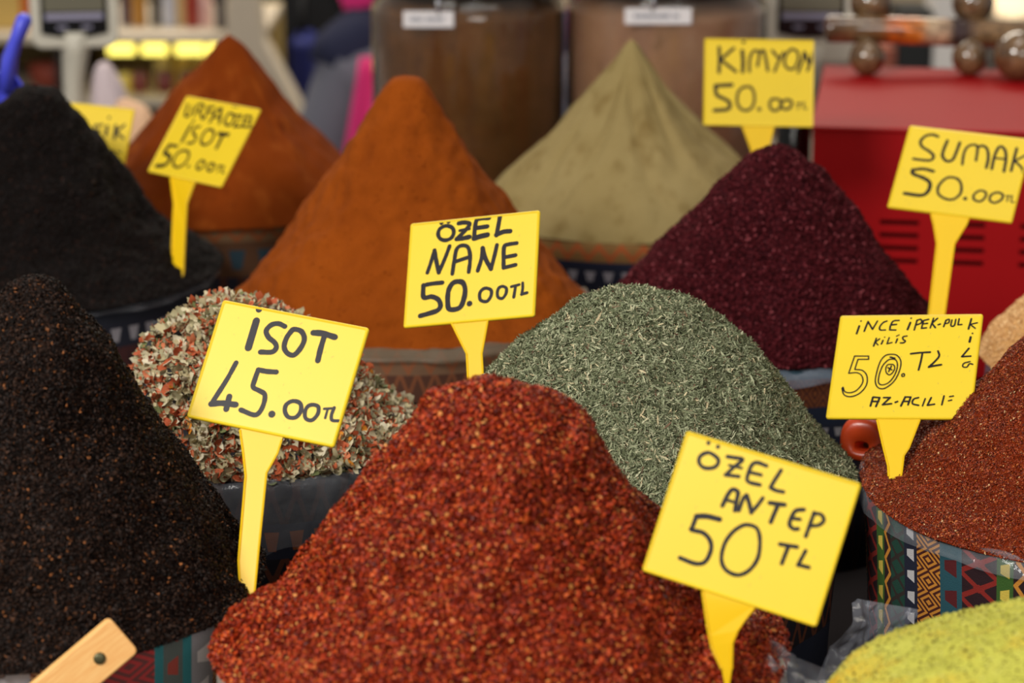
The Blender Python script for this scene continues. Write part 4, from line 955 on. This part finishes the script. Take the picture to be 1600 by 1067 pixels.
# ------------------------------------------------------------------ two people by the stall behind, cut off by jars and frame
M_skin = plain('skin', (206, 152, 124), .55, var=.03)
def skin(name, verts, edges, radii, root, mat, parent, sub=2):
    me = bpy.data.meshes.new(name); me.from_pydata([Vector(v) for v in verts], edges, []); me.update()
    o = link_mesh(name, me, mat, parent, smooth=False)
    o.modifiers.new('skin', 'SKIN'); o.modifiers['skin'].use_smooth_shade = True
    for i, r in enumerate(radii):
        d = me.skin_vertices[0].data[i]; d.radius = (r, r) if not isinstance(r, tuple) else r; d.use_root = (i == root)
    s = o.modifiers.new('sub', 'SUBSURF'); s.levels = sub; s.render_levels = sub
    return o
def chain(V, E, Rr, start, pts):
    i0 = start
    for p, r in pts:
        V.append(p); Rr.append(r); E.append((i0, len(V) - 1)); i0 = len(V) - 1
    return i0
def person(loc, rz, pose, label, top_m, leg_m, hair_m, long_coat=False):
    """faces -y; feet at z=0"""
    t = empty('person', loc, rz); tag(t, label, 'person', None)
    sit = pose == 'sit'; hz = .385 if sit else .95
    V, E, Rr = [(0, 0, hz)], [], [(.15, .11)]
    chest = chain(V, E, Rr, 0, [((0, .01, hz + .16), (.135, .095)), ((0, .01, hz + .34), (.165, .11)), ((0, .015, hz + .47), (.13, .08))])
    nk = chain(V, E, Rr, chest, [((0, .005, hz + .56), .055), ((0, -.01, hz + .62), .058), ((0, -.015, hz + .70), (.082, .095)), ((0, -.01, hz + .79), (.072, .088))])
    arms = []
    for s in (-1, 1):
        el = (s * .25, -.02, hz + .20); wr = (s * .20, -.22, hz + .12) if sit else (s * .24, -.08, hz - .06)
        a = chain(V, E, Rr, chest, [((s * .17, .01, hz + .46), .062), (((s * .215, 0, hz + .34)), .052), (el, .044), (((el[0] + wr[0]) / 2, (el[1] + wr[1]) / 2, (el[2] + wr[2]) / 2), .040), (wr, .028)])
        d = (Vector(wr) - Vector(el)).normalized(); w = Vector(wr); hand = w + d * .06
        pm = chain(V, E, Rr, a, [(tuple(hand), (.036, .02))])
        for f in range(4):
            off = Vector((0, 0, .026 - .017 * f)) if sit else Vector((0, -.026 + .017 * f, 0)); ln = (.060, .070, .066, .052)[f]
            chain(V, E, Rr, pm, [(tuple(hand + d * .035 + off), .0095), (tuple(hand + d * (.035 + ln * .6) + off * 1.1 + Vector((-s * .010, 0, -.006))), .0088), (tuple(hand + d * (.035 + ln) + off * 1.1 + Vector((-s * .026, 0, -.012))), .0075)])
        chain(V, E, Rr, pm, [(tuple(hand - d * .01 + Vector((-s * .028, -.02, .022))), .011), (tuple(hand + d * .03 + Vector((-s * .040, -.03, .03))), .009)])
    for s in (-1, 1):
        if sit: L = [((s * .10, -.10, hz), .085), ((s * .12, -.42, hz + .02), .062), ((s * .12, -.42, hz * .55), .055), ((s * .12, -.40, .09), .04), ((s * .125, -.46, .045), .042), ((s * .13, -.58, .03), .035)]
        else: L = [((s * .095, 0, hz - .08), .088), ((s * .10, -.01, .52), .062), ((s * .10, .01, .34), .056), ((s * .10, .02, .09), .04), ((s * .105, -.05, .045), .042), ((s * .11, -.16, .03), .034)]
        chain(V, E, Rr, 0, L)
    body = skin('body', V, E, Rr, 0, M_skin, t)
    # face
    fz = hz + .715
    bm = bmesh.new()
    tube(bm, [(0, -.098, fz + .02), (0, -.118, fz - .015), (0, -.112, fz - .03)], [.008, .012, .009], 10); obj('nose', bm, M_skin, t, smooth=True)
    bm = bmesh.new(); tube(bm, [(-.024, -.098, fz - .058), (0, -.106, fz - .060), (.024, -.098, fz - .058)], [.004, .007, .004], 10); obj('mouth', bm, plain('lips', (170, 92, 84), .5), t, smooth=True)
    for s in (-1, 1):
        bm = bmesh.new(); bmesh.ops.create_uvsphere(bm, u_segments=14, v_segments=10, radius=.012); bmesh.ops.translate(bm, verts=bm.verts, vec=(s * .032, -.088, fz + .015)); obj('eye', bm, M_black, t, smooth=True)
        bm = bmesh.new(); tube(bm, [(s * .080, .0, fz + .03), (s * .088, .008, fz), (s * .080, .002, fz - .03)], [.008, .012, .007], 10); obj('ear', bm, M_skin, t, smooth=True)
    bm = bmesh.new(); bmesh.ops.create_uvsphere(bm, u_segments=24, v_segments=16, radius=.1)
    for v in bm.verts:
        v.co = Vector((v.co.x * .93, v.co.y * 1.08, v.co.z * 1.02)) + Vector((0, .012, hz + .755))
    bmesh.ops.delete(bm, geom=[v for v in bm.verts if v.co.y < -.05 and v.co.z < hz + .79 or v.co.z < hz + .66], context='VERTS')
    obj('hair', bm, hair_m, t, smooth=True).modifiers.new('shell', 'SOLIDIFY').thickness = .012
    # jacket and trousers follow the body
    V, E, Rr = [(0, 0, hz - .02)], [], [(.175, .135)]
    ch = chain(V, E, Rr, 0, [((0, .01, hz + .16), (.16, .12)), ((0, .01, hz + .34), (.185, .13)), ((0, .015, hz + .475), (.135, .095)), ((0, .01, hz + .535), (.07, .07))])
    for s in (-1, 1):
        el = (s * .25, -.02, hz + .20); wr = (s * .20, -.22, hz + .12) if sit else (s * .24, -.08, hz - .06)
        chain(V, E, Rr, 3, [((s * .175, .01, hz + .455), .078), (((s * .22, 0, hz + .34)), .066), (el, .058), (tuple((Vector(el) + Vector(wr)) / 2), .05), (tuple(Vector(wr) * .96 + Vector(el) * .04), .043)])
    if long_coat:
        bm = bmesh.new(); tube(bm, [(0, 0, hz + .14), (0, 0, hz), (0, 0, hz - .25), (0, 0, hz - .47)], [.165, .19, .21, .225], 28, squash=(1, .78)); obj('coat_skirt', bm, top_m, t, smooth=True)
    jk = skin('jacket', V, E, Rr, 0, top_m, t)
    V, E, Rr = [(0, 0, hz + .02)], [], [(.16, .125)]
    for s in (-1, 1):
        if sit: L = [((s * .10, -.10, hz), .098), ((s * .12, -.42, hz + .02), .078), ((s * .12, -.42, hz * .55), .07), ((s * .12, -.40, .11), .06)]
        else: L = [((s * .095, 0, hz - .08), .102), ((s * .10, -.01, .52), .08), ((s * .10, .01, .34), .072), ((s * .10, .02, .10), .06)]
        chain(V, E, Rr, 0, L)
    skin('trousers', V, E, Rr, 0, leg_m, t)
    for s in (-1, 1):
        bm = bmesh.new(); c = (s * .127, -.50) if sit else (s * .108, -.07)
        tube(bm, [(c[0], c[1] + .11, .05), (c[0], c[1] + .03, .05), (c[0], c[1] - .06, .038), (c[0], c[1] - .13, .03)], [.038, .046, .042, .026], 14); obj('shoe', bm, M_black, t, smooth=True)
    return t
M_grey = plain('grey_cloth', (112, 112, 124), .85)
M_navy = plain('navy_cloth', (28, 32, 62), .85)
M_pink = plain('pink_cloth', (226, 44, 124), .7)
M_blackc = plain('black_cloth', (12, 13, 18), .85)
M_hair = plain('dark_hair', (40, 24, 20), .6)
ps = at_y(712, 0, 4.3)
pr = person((ps.x, 4.3, FLOOR_Z), 0.12, 'sit', 'person in a grey jacket with navy shoulders and pink scarf, seated behind the left jar', M_grey, M_navy, M_hair)
hz = .385
for s in (-1, 1):                                             # navy shoulder yoke
    bm = bmesh.new()
    tube(bm, [(s * .10, .012, hz + .522), (s * .15, .012, hz + .508), (s * .185, .008, hz + .475), (s * .196, .004, hz + .455)], [.050, .062, .066, .058], 20)
    obj('shoulder_yoke', bm, M_navy, pr, smooth=True)
bm = bmesh.new()                                              # pink scarf: round the neck, one end hanging wide
tube(bm, [(.085 * math.cos(a * PI / 8), .085 * math.sin(a * PI / 8) + .0, hz + .575 + .012 * math.sin(a)) for a in range(17)], .034, 12)
tube(bm, [(-.05, .02, hz + .585), (-.11, .035, hz + .60), (-.17, .04, hz + .575), (-.18, .05, hz + .50)], [.03, .042, .040, .02], 12)
obj('scarf_loop', bm, M_pink, pr, smooth=True)
bm = bmesh.new(); g = []
for i in range(15):
    u = i / 14; zc = hz + .50 - .42 * u; half = .025 + .055 * u; xc = -.145 - .035 * u
    g.append([bm.verts.new((xc + half * (j / 8 - .5) * 2, -.115 - .03 * u - .012 * math.sin(j * 1.7) - .10 * math.sin(PI * u) * .4, zc)) for j in range(9)])
for i in range(14):
    for j in range(8): bm.faces.new((g[i][j], g[i + 1][j], g[i + 1][j + 1], g[i][j + 1]))
o = obj('scarf_end', bm, M_pink, pr, smooth=True); o.modifiers.new('shell', 'SOLIDIFY').thickness = .012
st = empty('stool', (ps.x, 4.36, FLOOR_Z)); tag(st, 'low dark stool under the person in the grey jacket', 'stool')
bm = bmesh.new(); lathe(bm, [(.17, .215), (.18, .225), (.18, .25), (.17, .255)], 28); obj('seat', bm, M_dkshelf, st)
for k in range(4):
    a = PI / 4 + k * PI / 2; bm = bmesh.new(); tube(bm, [(.12 * math.cos(a), .12 * math.sin(a), .215), (.15 * math.cos(a), .15 * math.sin(a), 0)], .014, 10); obj('leg', bm, M_dkshelf, st)
pb = at_y(436, 0, 5.9)
pk = person((pb.x, 5.9, FLOOR_Z), 2.9, 'stand', 'person in a long black coat standing behind the counter’s cream end panel', M_blackc, M_blackc, M_hair, long_coat=True)
q = at_y(474, 88, 5.60)
bg = empty('blue_bag', (q.x, 5.62, FLOOR_Z)); tag(bg, 'dark blue bag standing beside the person in the long black coat', 'bag')
bm = bmesh.new(); zt_ = at_y(466, 52, 5.62).z - FLOOR_Z; box(bm, -.026, .026, -.08, .08, 0, zt_); obj('body', bm, plain('blue_cloth', (26, 36, 110), .7), bg, bevel=.02, seg=4)
bm = bmesh.new(); tube(bm, [(0, -.05, zt_ - .01), (0, -.04, zt_ + .08), (0, .04, zt_ + .08), (0, .05, zt_ - .01)], .007, 8); obj('handle', bm, M_blackc, bg, smooth=True)
